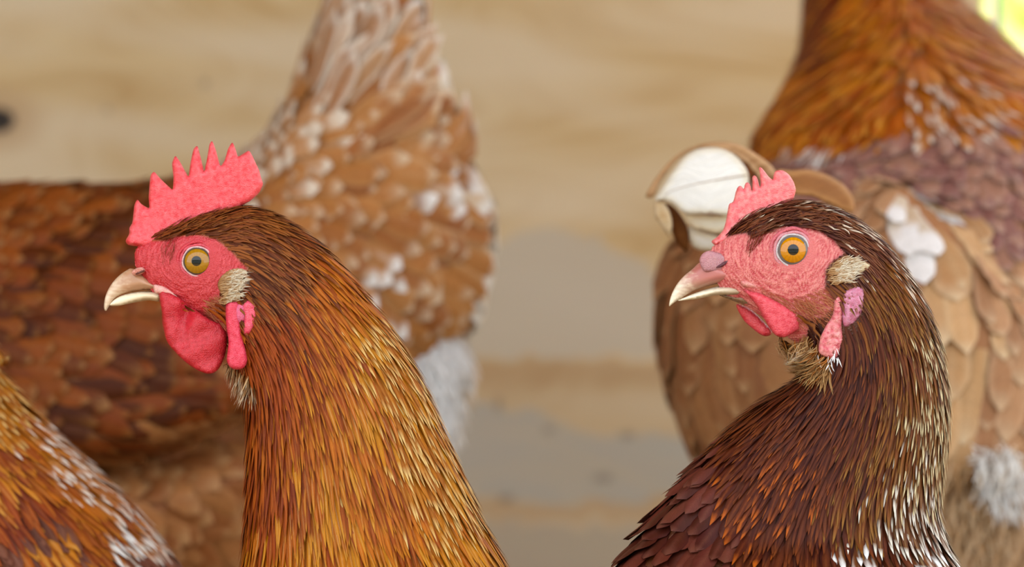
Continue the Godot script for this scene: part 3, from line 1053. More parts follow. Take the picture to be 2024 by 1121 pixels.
# head of a hen whose head lies just outside the frame, shaped like the amber hen's
func head_at(h: Node3D, ox: float, oy: float, D: float, look: String) -> void:
	var st := []
	for q: Array in [[306, 585, 266, 520, 14], [318, 592, 268, 495, 30], [345, 606, 292, 474, 44], [380, 628, 345, 452, 58], [420, 652, 412, 428, 68], [452, 684, 492, 416, 76], [470, 722, 570, 446, 80], [484, 764, 648, 508, 84], [494, 806, 716, 588, 89], [498, 864, 779, 676, 96]]:
		st.append([q[0] + ox, q[1] + oy, q[2] + ox, q[3] + oy, D, q[4]])
	var L := make_loft(st, 7.0, 96)
	var o := Vector2(ox, oy)
	var shift := func(a: PackedVector2Array) -> PackedVector2Array:
		var b := PackedVector2Array()
		for p in a: b.append(p + o)
		return b
	var face: PackedVector2Array = shift.call(pts([140, 490, 200, 470, 300, 470, 345, 452, 440, 446, 510, 462, 570, 510, 640, 585, 600, 600, 560, 610, 535, 650, 520, 720, 450, 770, 400, 760, 330, 700, 280, 680, 180, 700, 120, 640], 180, 250, 2.075))
	var red := hexl("b8202a")
	var under := hexl("8a4c1c")
	part("head", loft_acc(L, func(x, y): return under.lerp(red, smoothstep(-4.0, 3.0, inside_by(face, Vector2(x, y))))), M.skin, h)
	var comb: PackedVector2Array = shift.call(pts([150, 487, 158, 440, 172, 375, 190, 297, 240, 338, 243, 200, 257, 182, 335, 262, 331, 150, 345, 117, 400, 208, 420, 90, 436, 76, 464, 186, 486, 70, 496, 56, 531, 166, 562, 90, 580, 62, 602, 126, 648, 97, 690, 180, 707, 236, 655, 305, 560, 350, 440, 400, 340, 480, 260, 500], 180, 250, 2.075))
	part("comb", lobe(comb, D, 8.0, false, func(p, d): return 11.0 * sqrt(1.0 - pow(1.0 - minf(d / 14.0, 1.0), 2.0)), func(p): return 0.0, func(p, d): return skin_noise(p * 3.0, hexl("d62c38"), hexl("ee6a70"))), M.skin, h)
	var beak: PackedVector2Array = shift.call(pts([168, 583, 120, 608, 70, 670, 53, 745, 74, 740, 112, 736, 232, 714, 296, 705, 300, 655, 250, 630, 210, 600], 180, 250, 2.075))
	part("beak", lobe(beak, D, 6.0, true, func(p, d): return lerpf(5.0, 36.0, smoothstep(205.0, 320.0, p.x - ox)) * sqrt(1.0 - pow(1.0 - minf(d / 20.0, 1.0), 2.0)), func(p): return 0.0, func(p, d): return hexl("d8c4a0")), M.beak, h)
	var wattle: PackedVector2Array = shift.call(pts([283, 676, 300, 775, 320, 885, 420, 984, 488, 1013, 556, 930, 545, 815, 420, 740, 320, 680], 180, 250, 2.075))
	for z: float in [46.0, -46.0]:
		part("wattle", lobe(wattle, D, 8.0, true, func(p, d): return 9.0 * sqrt(1.0 - pow(1.0 - minf(d / 13.0, 1.0), 2.0)), func(p): return z, func(p, d): return skin_noise(p * 3.0, hexl("a8101e"), hexl("ca303c"))), M.skin, h)
	eye(h, L, 389.5 + ox, 516.5 + oy, 24.5, 9.8, 28.5, ["4a463e", "a0700f", "5a400c", "d4a0a0", "cc4450", "c42c38"])
	plumage(h, L, [[500 + ox, 430 + oy, 999, 60, 7, 15, look, 2], [620 + ox, 640 + oy, 999, 90, 9, 19, look, 2.4]], [face], Vector3.ONE, 0.95, 0, 900.0)


func hen_mahogany() -> void:
	var D := 2.0
	var h := thing("hen", "dark mahogany hen with pink face, small notched comb and white flecked neck", "hen", at(1560, 1400, 1.93) * Vector3(1, 0, 1), HENS)
	var L := make_loft([
		[1432, 586, 1398, 520, D, 14], [1448, 592, 1404, 496, D, 30], [1476, 606, 1428, 470, D, 44], [1524, 640, 1484, 430, D, 58], [1560, 668, 1560, 404, D, 70],
		[1588, 694, 1640, 416, D, 78], [1598, 722, 1714, 458, D, 83], [1588, 748, 1776, 526, D, 89], [1568, 766, 1826, 614, D, 95], [1532, 786, 1858, 722, D, 104],
		[1476, 826, 1866, 840, D, 116], [1406, 896, 1853, 940, D, 130], [1338, 976, 1848, 1022, D, 146], [1278, 1056, 1866, 1092, D, 162], [1218, 1150, 1904, 1180, 1.99, 186],
		[1160, 1350, 1930, 1350, 1.97, 240], [1180, 1560, 1920, 1560, 1.94, 260], [1300, 1700, 1850, 1710, 1.93, 220], [1450, 1770, 1700, 1780, 1.93, 100]], 3.0, 220, [], func(p): return 2.2 * wrinkle(p, Vector2(1568, 495)) if p.x < 1690 and p.y < 690 else 0.0)
	var face := pts([255, 540, 272, 490, 315, 448, 400, 425, 445, 420, 470, 440, 500, 412, 560, 392, 640, 388, 720, 396, 800, 440, 850, 500, 800, 530, 770, 570, 770, 640, 820, 660, 830, 700, 760, 760, 700, 770, 640, 740, 560, 700, 490, 700, 440, 690, 380, 680, 300, 660], 1260, 260, 2.076)
	var chin_skin := pts([1390, 560, 1500, 560, 1600, 640, 1590, 680, 1545, 676, 1440, 650])
	var red := hexl("b22e38")
	var pink := hexl("da847c")
	var under := hexl("5a2c14")
	var body := loft_acc(L, func(x, y):
		var p := Vector2(x, y)
		if x > 1720 or y > 720: return under
		var d := inside_by(face, p)
		d = maxf(d, inside_by(chin_skin, p))
		return under.lerp(red.lerp(pink, clampf(0.5 + 0.9 * wrinkle(p, Vector2(1568, 495)), 0, 1)), smoothstep(-4.0, 3.0, d)))
	legs(body, [at(1480, 1740, 1.9) * Vector3(1, 0, 1), at(1660, 1740, 1.97) * Vector3(1, 0, 1)], 0.2)
	part("body", body, M.skin, h)
	var comb := pts([300, 452, 330, 430, 352, 405, 362, 372, 368, 340, 372, 312, 378, 290, 388, 296, 396, 280, 402, 250, 412, 226, 426, 220, 436, 240, 441, 212, 452, 204, 464, 220, 470, 248, 472, 210, 470, 184, 480, 176, 492, 190, 502, 232, 506, 220, 502, 170, 496, 150, 502, 142, 516, 156, 540, 188, 556, 200, 558, 176, 566, 160, 596, 158, 622, 176, 642, 208, 651, 240, 640, 280, 600, 312, 540, 345, 480, 385, 440, 425, 380, 455, 320, 470], 1260, 260, 2.076)
	var ca := hexl("de4c58")
	var cb := hexl("f09894")
	var cacc := lobe(comb, D, 4.5, false, func(p, d): return 10.0 * sqrt(1.0 - pow(1.0 - minf(d / 13.0, 1.0), 2.0)) + 1.2 * SKIN.get_noise_2d(p.x * 4.0, p.y * 4.0) + 10.0 * smoothstep(440.0, 485.0, p.y), func(p): return 2.0 * sin(p.x * 0.03), func(p, d): return skin_noise(p * 3.0, ca, cb))
	part("comb", cacc, M.skin, h, "small pink notched comb")
	var ivory := hexl("ece2c8")
	var horn := hexl("a8806c")
	var rosy := hexl("b06a62")
	var up := pts([262, 535, 225, 565, 190, 594, 160, 630, 138, 675, 130, 716, 150, 703, 180, 684, 230, 655, 290, 634, 350, 622, 420, 620, 480, 632, 520, 648, 500, 625, 440, 590, 380, 560, 320, 540], 1260, 260, 2.076)
	var uacc := lobe(up, D, 3.0, true, func(p, d): return lerpf(5.0, 36.0, smoothstep(1322.0, 1440.0, p.x)) * sqrt(1.0 - pow(1.0 - minf(d / 18.0, 1.0), 2.0)), func(p): return 0.0, func(p, d): return rosy.lerp(horn, clampf((p.y - 548.0) / 20.0, 0, 1)).lerp(ivory, clampf(0.95 - (p.x - 1324.0) / 52.0 + 0.4 * SKIN.get_noise_2d(p.x * 0.8, p.y * 3.0), 0, 1)))
	var beak := part("beak", uacc, M.beak, h, "hooked horn beak with ivory tip")
	var lowp := pts([166, 694, 196, 680, 240, 662, 300, 643, 360, 632, 430, 632, 470, 645, 450, 668, 400, 676, 330, 672, 280, 680, 225, 690], 1260, 260, 2.076)
	var lacc := lobe(lowp, D, 3.0, true, func(p, d): return lerpf(4.0, 33.0, smoothstep(1340.0, 1450.0, p.x)) * sqrt(1.0 - pow(1.0 - minf(d / 9.0, 1.0), 2.0)), func(p): return 0.0, func(p, d): return ivory.lerp(hexl("b09a80"), clampf((p.x - 1390.0) / 60.0, 0, 1)))
	part("lower_mandible", lacc, M.beak, beak)
	var skin_p := pts([252, 535, 262, 505, 290, 490, 330, 498, 372, 515, 376, 545, 350, 566, 300, 576, 270, 572], 1260, 260, 2.076)
	part("cere", lobe(skin_p, D, 3.0, true, func(p, d): return 7.0 * sqrt(1.0 - pow(1.0 - minf(d / 14.0, 1.0), 2.0)), func(p): return 28.0, func(p, d): return skin_noise(p * 2.0, hexl("a8707a"), hexl("bc8a8c"))), M.skin, beak, "mauve skin over the nostril")
	part("nostril", lobe(pts([318, 560, 335, 545, 360, 528, 374, 526, 368, 540, 345, 556], 1260, 260, 2.076), D, 2.0, true, func(p, d): return 5.0 * sqrt(1.0 - pow(1.0 - minf(d / 4.0, 1.0), 2.0)), func(p): return 34.0, func(p, d): return hexl("5a3038")), M.skin, beak)
	part("gape", lobe(pts([420, 612, 470, 616, 520, 634, 560, 660, 530, 664, 480, 648, 430, 636], 1260, 260, 2.076), D, 3.0, true, func(p, d): return 7.0 * sqrt(1.0 - pow(1.0 - minf(d / 8.0, 1.0), 2.0)), func(p): return 44.0, func(p, d): return skin_noise(p * 3.0, hexl("cc7672"), hexl("dc9e92"))), M.skin, beak, "pale fold at the corner of the mouth")
	eye(h, L, 1567.5, 494.5, 25.5, 10.8, 31.5, ["6a6562", "c27e0c", "6a4006", "c8b4b4", "cc8088", "c85c66"])
	var wa := hexl("c42236")
	var wb := hexl("e4606a")
	for s: Array in [[[430, 645, 455, 655, 500, 665, 560, 695, 640, 735, 690, 748, 704, 770, 680, 795, 640, 822, 600, 843, 565, 838, 540, 812, 515, 770, 490, 725, 465, 690], 50.0], [[408, 712, 440, 715, 480, 740, 520, 780, 556, 820, 545, 838, 515, 838, 470, 805, 436, 770], -30.0]]:
		var wacc := lobe(pts(s[0], 1260, 260, 2.076), D, 4.0, true, func(p, d): return 10.0 * sqrt(1.0 - pow(1.0 - minf(d / 14.0, 1.0), 2.0)) + 0.8 * SKIN.get_noise_2d(p.x * 5.0, p.y * 5.0), func(p): return s[1] + 8.0 * sin((p.x - 1490.0) * 0.04) - 10.0 * smoothstep(1560.0, 1600.0, p.x), func(p, d): return skin_noise(p * 3.0, wa, wb))
		part("wattle", wacc, M.skin, h, "short rounded red wattle")
	var chin := lobe(pts([330, 668, 400, 672, 450, 662, 480, 690, 500, 730, 470, 725, 430, 710, 380, 690], 1260, 260, 2.076), D, 4.0, true, func(p, d): return 26.0 * sqrt(1.0 - pow(1.0 - minf(d / 12.0, 1.0), 2.0)), func(p): return 0.0, func(p, d): return hexl("8a6a50"))
	part("chin", chin, M.skin, h)
	var ear := Acc.new()
	for e: Array in [[[826, 670, 850, 645, 890, 634, 915, 650, 920, 700, 905, 750, 870, 790, 838, 800, 826, 760, 830, 710], 87, 12, "b04c68", "d89cb4"], [[800, 680, 826, 680, 830, 740, 826, 800, 832, 850, 820, 900, 800, 932, 770, 925, 735, 905, 738, 850, 760, 800, 790, 750], 88, 8, "c03a4c", "eca4a0"]]:
		var one := lobe(pts(e[0], 1260, 260, 2.076), D, 4.0, true, func(p, d): return e[2] * sqrt(1.0 - pow(1.0 - minf(d / 14.0, 1.0), 2.0)) + 6.0 * SKIN.get_noise_2d(p.x * 1.6, p.y * 1.2) * minf(d / 8.0, 1.0) + 2.0 * SKIN.get_noise_2d(p.x * 5.0, p.y * 5.0), func(p): return float(e[1]), func(p, d): return skin_noise(p * 3.0, hexl(e[3]), hexl(e[4])))
		var off := ear.v.size()
		ear.v.append_array(one.v); ear.n.append_array(one.n); ear.c.append_array(one.c); ear.t.append_array(one.t)
		for k in one.i: ear.i.append(k + off)
	part("earlobe", ear, M.skin, h, "mauve earlobe with knobbly red strip")
	var tf := Acc.new()
	tf = lobe(pts([768, 605, 790, 550, 830, 514, 880, 518, 942, 546, 922, 580, 880, 610, 820, 628], 1260, 260, 2.076), D, 4.0, true, func(p, d): return 9.0 * sqrt(1.0 - pow(1.0 - minf(d / 14.0, 1.0), 2.0)) + 0.6 * SKIN.get_noise_2d(p.x * 1.5, p.y * 5.0), func(p): return 76.0, func(p, d): return hexl("a87448").lerp(hexl("e4d2ae"), clampf((p.x - 1655.0) / 55.0 + 0.9 * SKIN.get_noise_2d(p.x * 1.2, p.y * 5.0), 0, 1)))
	tuft(tf, L, pts([1632, 530, 1662, 512, 1678, 525, 1672, 555, 1640, 562]), 260, -14, 12, 32, 0.8, "tuft", 2.6, 0.8)
	part("ear_tuft", tf, M.feather, h, "buff ear tuft with cream tip", "stuff")
	var fz := Acc.new()
	tuft(fz, L, pts([1560, 590, 1600, 572, 1680, 555, 1690, 580, 1655, 620, 1640, 680, 1610, 650, 1580, 620]), 520, 25, 25, 22, 0.65, "cheek", 0.3, 0.7)
	tuft(fz, L, pts([1490, 560, 1540, 580, 1600, 590, 1620, 640, 1590, 650, 1540, 620]), 200, 28, 15, 22, 0.5, "cheek", 0.3, 0.5)
	tuft(fz, L, pts([1470, 500, 1478, 470, 1500, 450, 1515, 455, 1495, 490, 1478, 510]), 80, -60, 20, 24, 0.5, "bristle", 0.3, 2.0)
	tuft(fz, L, pts([1480, 470, 1500, 445, 1550, 425, 1620, 430, 1650, 450, 1600, 448, 1540, 445, 1500, 465]), 260, -16, 18, 36, 1.4, "crown2", 0.3, 2.0)
	tuft(fz, L, pts([1525, 668, 1560, 672, 1600, 655, 1625, 680, 1655, 720, 1640, 745, 1590, 735, 1540, 705]), 700, 100, 28, 46, 1.5, "throat2", 1.6, 6.0)
	tuft(fz, L, pts([1530, 672, 1560, 676, 1600, 662, 1622, 690, 1600, 715, 1550, 705]), 320, 92, 24, 40, 1.3, "throat", 2.2, 6.0)
	tuft(fz, L, pts([1625, 700, 1660, 690, 1668, 715, 1640, 730]), 16, 75, 30, 20, 1.3, "down", 3.0, 2.0)
	part("face_bristles", fz, M.feather, h, "", "stuff")
	plumage(h, L, [
		[1530, 430, 999, 44, 4.0, 8, "crown2", 1.4], [1600, 420, 999, 46, 4.2, 8.5, "crown2", 1.6], [1600, 395, 999, 46, 4.2, 9, "crown2pale", 1.6], [1700, 440, 999, 56, 4.6, 9, "crown2pale", 1.8], [1690, 470, 999, 56, 4.6, 9, "crown2", 1.8], [1680, 490, 999, 56, 4.6, 9, "crown2", 1.8],
		[1750, 530, 999, 60, 5, 10, "hackle2", 1.8], [1770, 505, 999, 60, 5, 10, "crown2pale", 1.8], [1720, 560, 999, 70, 5, 10, "hackle2", 2], [1800, 590, 999, 70, 5.5, 10, "hackle2", 2.2], [1845, 640, 999, 60, 5, 10, "cream2", 2.2],
		[1710, 680, 999, 80, 5.5, 11, "dark2", 2.2], [1780, 720, 999, 90, 6, 12, "hackle2", 2.4], [1850, 780, 999, 70, 5.5, 11, "cream2", 2.4], [1680, 780, 999, 90, 6, 12, "dark2", 2.4],
		[1600, 800, 999, 80, 6, 12, "dark2", 2.4], [1520, 830, 999, 80, 7, 13, "dark2", 2.4], [1760, 850, 999, 100, 7, 13, "hackle2", 2.6], [1840, 900, 999, 80, 6.5, 12, "cream2", 2.6], [1800, 930, 999, 90, 7, 14, "speck2", 2.8],
		[1680, 880, 999, 100, 7, 13, "dark2", 2.6], [1600, 900, 999, 90, 8, 15, "orange2", 2.6], [1500, 900, 999, 80, 10, 17, "dark2", 2.6], [1420, 920, 999, 75, 22, 33, "scale2", 3.2],
		[1700, 960, 999, 100, 8, 15, "hackle2", 2.8], [1640, 990, 999, 100, 9, 16, "dark2", 2.8], [1760, 1010, 999, 100, 10, 20, "speck2", 3], [1830, 1000, 999, 90, 10, 19, "speck2", 3], [1860, 1090, 999, 90, 18, 30, "white2", 3],
		[1540, 1010, 999, 90, 11, 18, "dark2", 2.8], [1500, 980, 999, 90, 11, 18, "orange2", 2.8], [1440, 1020, 999, 85, 28, 40, "scale2", 3.6], [1340, 1020, 999, 90, 32, 44, "scale2", 4], [1290, 1090, 999, 95, 34, 46, "scale2", 4],
		[1620, 1080, 999, 100, 10, 18, "dark2", 3], [1700, 1080, 999, 95, 18, 30, "white2", 3], [1790, 1090, 999, 95, 19, 31, "white2", 3], [1740, 1050, 999, 100, 11, 20, "dark2", 3], [1500, 1110, 999, 95, 14, 22, "dark2", 3], [1400, 1110, 999, 95, 32, 44, "scale2", 4],
		[1500, 1280, 999, 110, 18, 28, "scale2", 3], [1750, 1280, 999, 110, 12, 20, "white2", 3]],
		[face, chin_skin, pts([1620, 690, 1615, 655, 1650, 580, 1660, 570, 1702, 570, 1705, 620, 1665, 650, 1662, 700])], Vector3(1.1, 0.76, 0.8), 0.7)


func hen_buff() -> void:
	var D := 2.42
	var h := thing("hen", "blurred brown hen side on with raised white edged tail and white fluffy thigh", "hen", at(330, 1400, D) * Vector3(1, 0, 1), HENS)
	var wing := pts([-260, 430, 0, 410, 220, 408, 420, 440, 560, 520, 640, 620, 600, 720, 480, 800, 350, 858, 200, 892, 120, 896, 0, 880, -260, 820])
	var L := make_loft([
		[-250, 800, -250, 600, D, 60], [-235, 960, -235, 500, D, 180], [-180, 1120, -180, 430, D, 250], [-40, 1260, -40, 388, D, 300], [150, 1310, 150, 380, D, 330],
		[330, 1290, 300, 368, D, 335], [470, 1180, 420, 342, D, 320], [590, 1010, 510, 285, D, 285], [690, 870, 566, 212, D, 235], [780, 765, 602, 122, D, 185], [868, 695, 655, -5, D, 145], [922, 640, 700, -120, D, 110], [950, 575, 740, -160, D, 84], [964, 510, 772, -130, D, 58], [968, 450, 826, 40, D, 22]], 9.0, 120,
		[[wing, 60.0, 9.0], [pts([-260, 850, 0, 905, 130, 918, 350, 882, 490, 824, 620, 740, 660, 790, 520, 900, 340, 960, 120, 990, -260, 950]), -95.0, 36.0]])
	var under := hexl("8c5228")
	var body := loft_acc(L, func(x, y): return under)
	legs(body, [at(260, 1400, 2.38) * Vector3(1, 0, 1), at(520, 1400, 2.46) * Vector3(1, 0, 1)], 0.2)
	part("body", body, M.body, h)
	plumage(h, L, [
		[-60, 420, 6, 90, 22, 32, "a_back", 3], [120, 400, 4, 90, 22, 32, "a_back", 3], [300, 390, -4, 80, 18, 28, "a_back", 3], [420, 350, -15, 70, 16, 24, "a_pearl", 3], [520, 290, -25, 60, 14, 21, "a_pearl", 3], [470, 320, -20, 60, 14, 22, "a_pearl", 3],
		[560, 320, -10, 80, 20, 28, "a_pearl", 3.5], [560, 390, 5, 90, 24, 32, "a_saddle", 4], [640, 330, -8, 110, 26, 36, "a_saddle", 4], [700, 260, -30, 130, 30, 42, "a_rump", 4], [640, 210, -50, 150, 28, 42, "a_saddle", 4], [620, 150, -60, 160, 26, 42, "a_tail", 4], [680, 80, -68, 170, 28, 44, "a_tail", 4], [760, 60, -72, 170, 30, 44, "a_rump", 4], [830, 60, -76, 160, 28, 42, "a_white", 4], [850, 140, -60, 140, 28, 42, "a_margin", 4],
		[720, 150, -55, 150, 30, 44, "a_rump", 4], [800, 200, -40, 130, 30, 42, "a_white", 4], [860, 240, -20, 110, 28, 40, "a_margin", 4], [760, 330, 0, 120, 32, 44, "a_rump", 4], [850, 330, 8, 110, 30, 42, "a_white", 4],
		[920, 340, 40, 100, 26, 38, "a_margin", 4], [700, 420, 12, 110, 32, 44, "a_saddle", 4], [800, 420, 14, 120, 34, 46, "a_rump", 4], [880, 430, 22, 110, 32, 44, "a_rump", 4], [950, 450, 55, 100, 26, 40, "a_margin", 4],
		[620, 470, 22, 100, 30, 42, "a_saddle", 4], [700, 520, 30, 100, 28, 40, "a_white", 4], [780, 540, 32, 100, 28, 40, "a_rump", 4], [880, 540, 30, 110, 34, 46, "a_rump", 4], [955, 560, 70, 90, 24, 38, "a_margin", 4],
		[730, 580, 40, 90, 28, 38, "a_white", 4], [780, 610, 40, 90, 28, 38, "a_saddle", 4], [850, 630, 35, 90, 28, 38, "a_rump", 4], [800, 690, 45, 80, 24, 36, "a_saddle", 4], [900, 660, 60, 80, 24, 36, "a_rump", 4],
		[0, 520, 12, 110, 26, 38, "a_wing", 3.5], [160, 480, 8, 100, 26, 36, "a_wing", 3.5], [200, 540, 12, 100, 26, 36, "a_back", 3.5], [300, 520, 14, 100, 26, 36, "a_wing", 3.5], [440, 520, 20, 100, 26, 36, "a_saddle", 3.5], [100, 620, 16, 110, 26, 38, "a_wing", 3.5],
		[60, 700, 14, 120, 26, 38, "a_back", 3.5], [220, 680, 18, 120, 26, 38, "a_wing", 3.5], [340, 660, 22, 110, 26, 38, "a_wing", 3.5], [420, 700, 26, 110, 26, 38, "a_belly", 3.5], [120, 800, 8, 140, 24, 38, "a_wing", 3.5], [280, 800, 0, 140, 24, 38, "a_wing", 3.5], [420, 770, -8, 120, 24, 38, "a_wing", 3.5],
		[300, 930, 20, 110, 30, 44, "a_belly", 4], [440, 900, 25, 110, 30, 44, "a_belly", 4], [250, 1050, 35, 110, 30, 44, "a_belly", 4], [440, 1060, 45, 110, 30, 44, "a_belly", 4], [600, 900, 40, 110, 30, 44, "a_belly", 4], [100, 1000, 20, 110, 30, 44, "a_belly", 4]], [])
	head_at(h, -850, -180, D, "a_back")
	# tail coverts and tail feathers rising past the top of the frame
	for row: Array in [[[600, 150, 830, 120, 850, 60, 640, 20], 14, "a_tail"], [[590, 240, 760, 250, 840, 180, 600, 160], 12, "a_tail"], [[640, 320, 830, 320, 850, 240, 640, 250], 9, "a_rump"], [[820, 200, 870, 260, 900, 330, 870, 330, 840, 240], 7, "a_white"]]:
		for k in row[1]:
			var acc := Acc.new()
			tuft(acc, L, pts(row[0]), 1, -66.0 if row[2] == "a_tail" else -45.0, 12, 170, 24, row[2], 3.0, 7.0)
			part("tail_covert", acc, M.feather, h)
	for k in 9:
		var t := k / 8.0
		var acc := Acc.new()
		free_feather(acc, [lerpf(700, 800, t), -20, 2.42], [lerpf(640, 850, t), -160, 2.405 + 0.012 * (k % 3)], [lerpf(660, 830, t), -330 - 40 * sin(t * PI), 2.41], 32, (-F + R * lerpf(-0.5, 0.5, t)).normalized(), ["a_tail", "a_rump", "a_white"][k % 3])
		part("tail_feather", acc, M.feather, h)
	var fl := Acc.new()
	var thigh := make_loft([[780, 640, 890, 590, 2.43, 30], [785, 690, 912, 650, 2.425, 60], [796, 745, 920, 710, 2.42, 66], [808, 800, 908, 785, 2.42, 60], [818, 860, 892, 855, 2.42, 46], [826, 915, 874, 915, 2.42, 28], [838, 950, 858, 950, 2.42, 8]], 9.0, 48)
	tuft(fl, thigh, pts([790, 680, 925, 655, 925, 760, 895, 880, 870, 940, 830, 940, 815, 870]), 620, 80, 28, 60, 4.0, "down", 0.5, 7.0)
	var ta := loft_acc(thigh, func(x, y): return hexl("efe6da"))
	part("thigh", ta, M.body, h, "white downy thigh")
	part("thigh_down", fl, M.feather, h, "white down", "stuff")


func hen_tawny() -> void:
	var h := thing("hen", "tawny hen seen from behind with cream lined curled tail and orange neck", "hen", at(1750, 1400, 2.36) * Vector3(1, 0, 1), HENS)
	var cape := pts([1400, 300, 1500, 292, 1580, 300, 1700, 276, 1800, 246, 1920, 232, 2030, 218, 2300, 200, 2300, -300, 1400, -300])
	var wing := pts([1700, 372, 1790, 380, 1900, 470, 1990, 600, 2100, 640, 2200, 800, 2000, 910, 1860, 940, 1700, 900, 1640, 700, 1650, 480])
	var lwing := pts([1250, 480, 1560, 480, 1580, 700, 1500, 860, 1420, 950, 1250, 900])
	var L := make_loft([
		[1680, -330, 1820, -330, 2.52, 40], [1640, -270, 1820, -280, 2.52, 90], [1620, -120, 1830, -130, 2.51, 115], [1612, 0, 1866, -8, 2.49, 140], [1600, 110, 1962, 84, 2.46, 180],
		[1548, 218, 2064, 178, 2.43, 240], [1486, 310, 2150, 270, 2.41, 290], [1410, 400, 2192, 400, 2.39, 320], [1342, 500, 2200, 540, 2.37, 335], [1318, 600, 2190, 680, 2.36, 335],
		[1330, 720, 2160, 820, 2.36, 325], [1374, 850, 2110, 960, 2.36, 300], [1455, 980, 2050, 1080, 2.36, 260], [1560, 1110, 1980, 1190, 2.36, 210], [1650, 1230, 1900, 1270, 2.36, 110]], 9.0, 144,
		[[cape, 14.0, 8.0], [wing, 26.0, 10.0], [lwing, 14.0, 10.0]])
	var under := hexl("94643e")
	var body := loft_acc(L, func(x, y): return under)
	legs(body, [at(1660, 1400, 2.36) * Vector3(1, 0, 1), at(1860, 1400, 2.36) * Vector3(1, 0, 1)], 0.22)
	part("body", body, M.body, h)
	plumage(h, L, [
		[1640, 40, 100, 110, 13, 22, "k_neck", 3], [1740, 40, 95, 120, 13, 22, "k_hackle", 3], [1860, 40, 80, 120, 13, 22, "k_hackle", 3], [1620, 150, 108, 120, 14, 24, "k_hackle", 3], [1720, 140, 98, 130, 14, 24, "k_hackle", 3], [1840, 130, 82, 130, 14, 24, "k_hackle", 3],
		[1960, 110, 58, 130, 14, 24, "k_hackle", 3], [1560, 240, 116, 120, 14, 24, "k_hackle", 3], [1520, 260, 118, 100, 14, 24, "k_neck", 3], [1650, 220, 104, 120, 14, 24, "k_hackle", 3], [1740, 205, 95, 110, 14, 24, "k_hackle", 3], [1840, 180, 80, 110, 14, 24, "k_hacklew", 3], [1950, 180, 62, 110, 14, 24, "k_hackle", 3], [1910, 195, 70, 110, 14, 24, "k_hacklew", 3], [2050, 200, 52, 110, 14, 24, "k_hackle", 3],
		[1600, 330, 130, 80, 18, 26, "k_back", 3], [1700, 320, 118, 80, 20, 28, "k_back", 3], [1820, 300, 105, 80, 20, 28, "k_back", 3], [1950, 300, 92, 80, 20, 28, "k_back", 3], [1880, 380, 98, 80, 20, 28, "k_back", 3], [1990, 420, 90, 80, 22, 30, "k_back", 3], [1760, 370, 108, 80, 20, 28, "k_mid", 3], [1960, 520, 90, 90, 22, 30, "k_mid", 3], [2020, 620, 90, 100, 24, 32, "k_mid", 3],
		[1660, 420, 110, 100, 28, 38, "k_mid", 4], [1790, 430, 80, 110, 32, 42, "k_wingw", 4], [1740, 480, 95, 156, 40, 61, "k_wing", 4], [1850, 500, 88, 156, 40, 61, "k_wing", 4], [1885, 455, 70, 143, 35, 56, "k_wing", 4], [1900, 560, 92, 169, 40, 64, "k_wing", 4], [1760, 640, 95, 208, 42, 67, "k_wing", 4], [1920, 660, 95, 208, 42, 67, "k_wing", 4],
		[1980, 740, 95, 150, 32, 46, "k_mid", 4], [1900, 800, 100, 208, 40, 64, "k_wing", 4], [1950, 860, 105, 140, 30, 44, "k_mid", 4], [1880, 900, 110, 120, 28, 42, "k_mid", 4], [2000, 960, 110, 143, 32, 56, "k_wing", 4], [1900, 1040, 105, 110, 26, 40, "k_mid", 4],
		[1380, 560, 95, 169, 42, 64, "k_left", 4], [1480, 560, 90, 169, 42, 64, "k_left", 4], [1350, 660, 85, 182, 42, 64, "k_left", 4], [1440, 660, 80, 182, 42, 64, "k_left", 4], [1400, 760, 70, 182, 42, 64, "k_left", 4], [1480, 800, 75, 182, 42, 64, "k_left", 4], [1560, 700, 90, 169, 42, 64, "k_left", 4]], [])
	head_at(h, 1069, -974, 2.51, "k_hackle")
	# tail: cupped feathers curling over, pale underside towards the camera
	var TD := 2.17
	var cup := func(p: Vector2) -> float: return 26.0 - 0.0022 * (pow(p.x - 1430.0, 2.0) + 1.4 * pow(p.y - 400.0, 2.0))
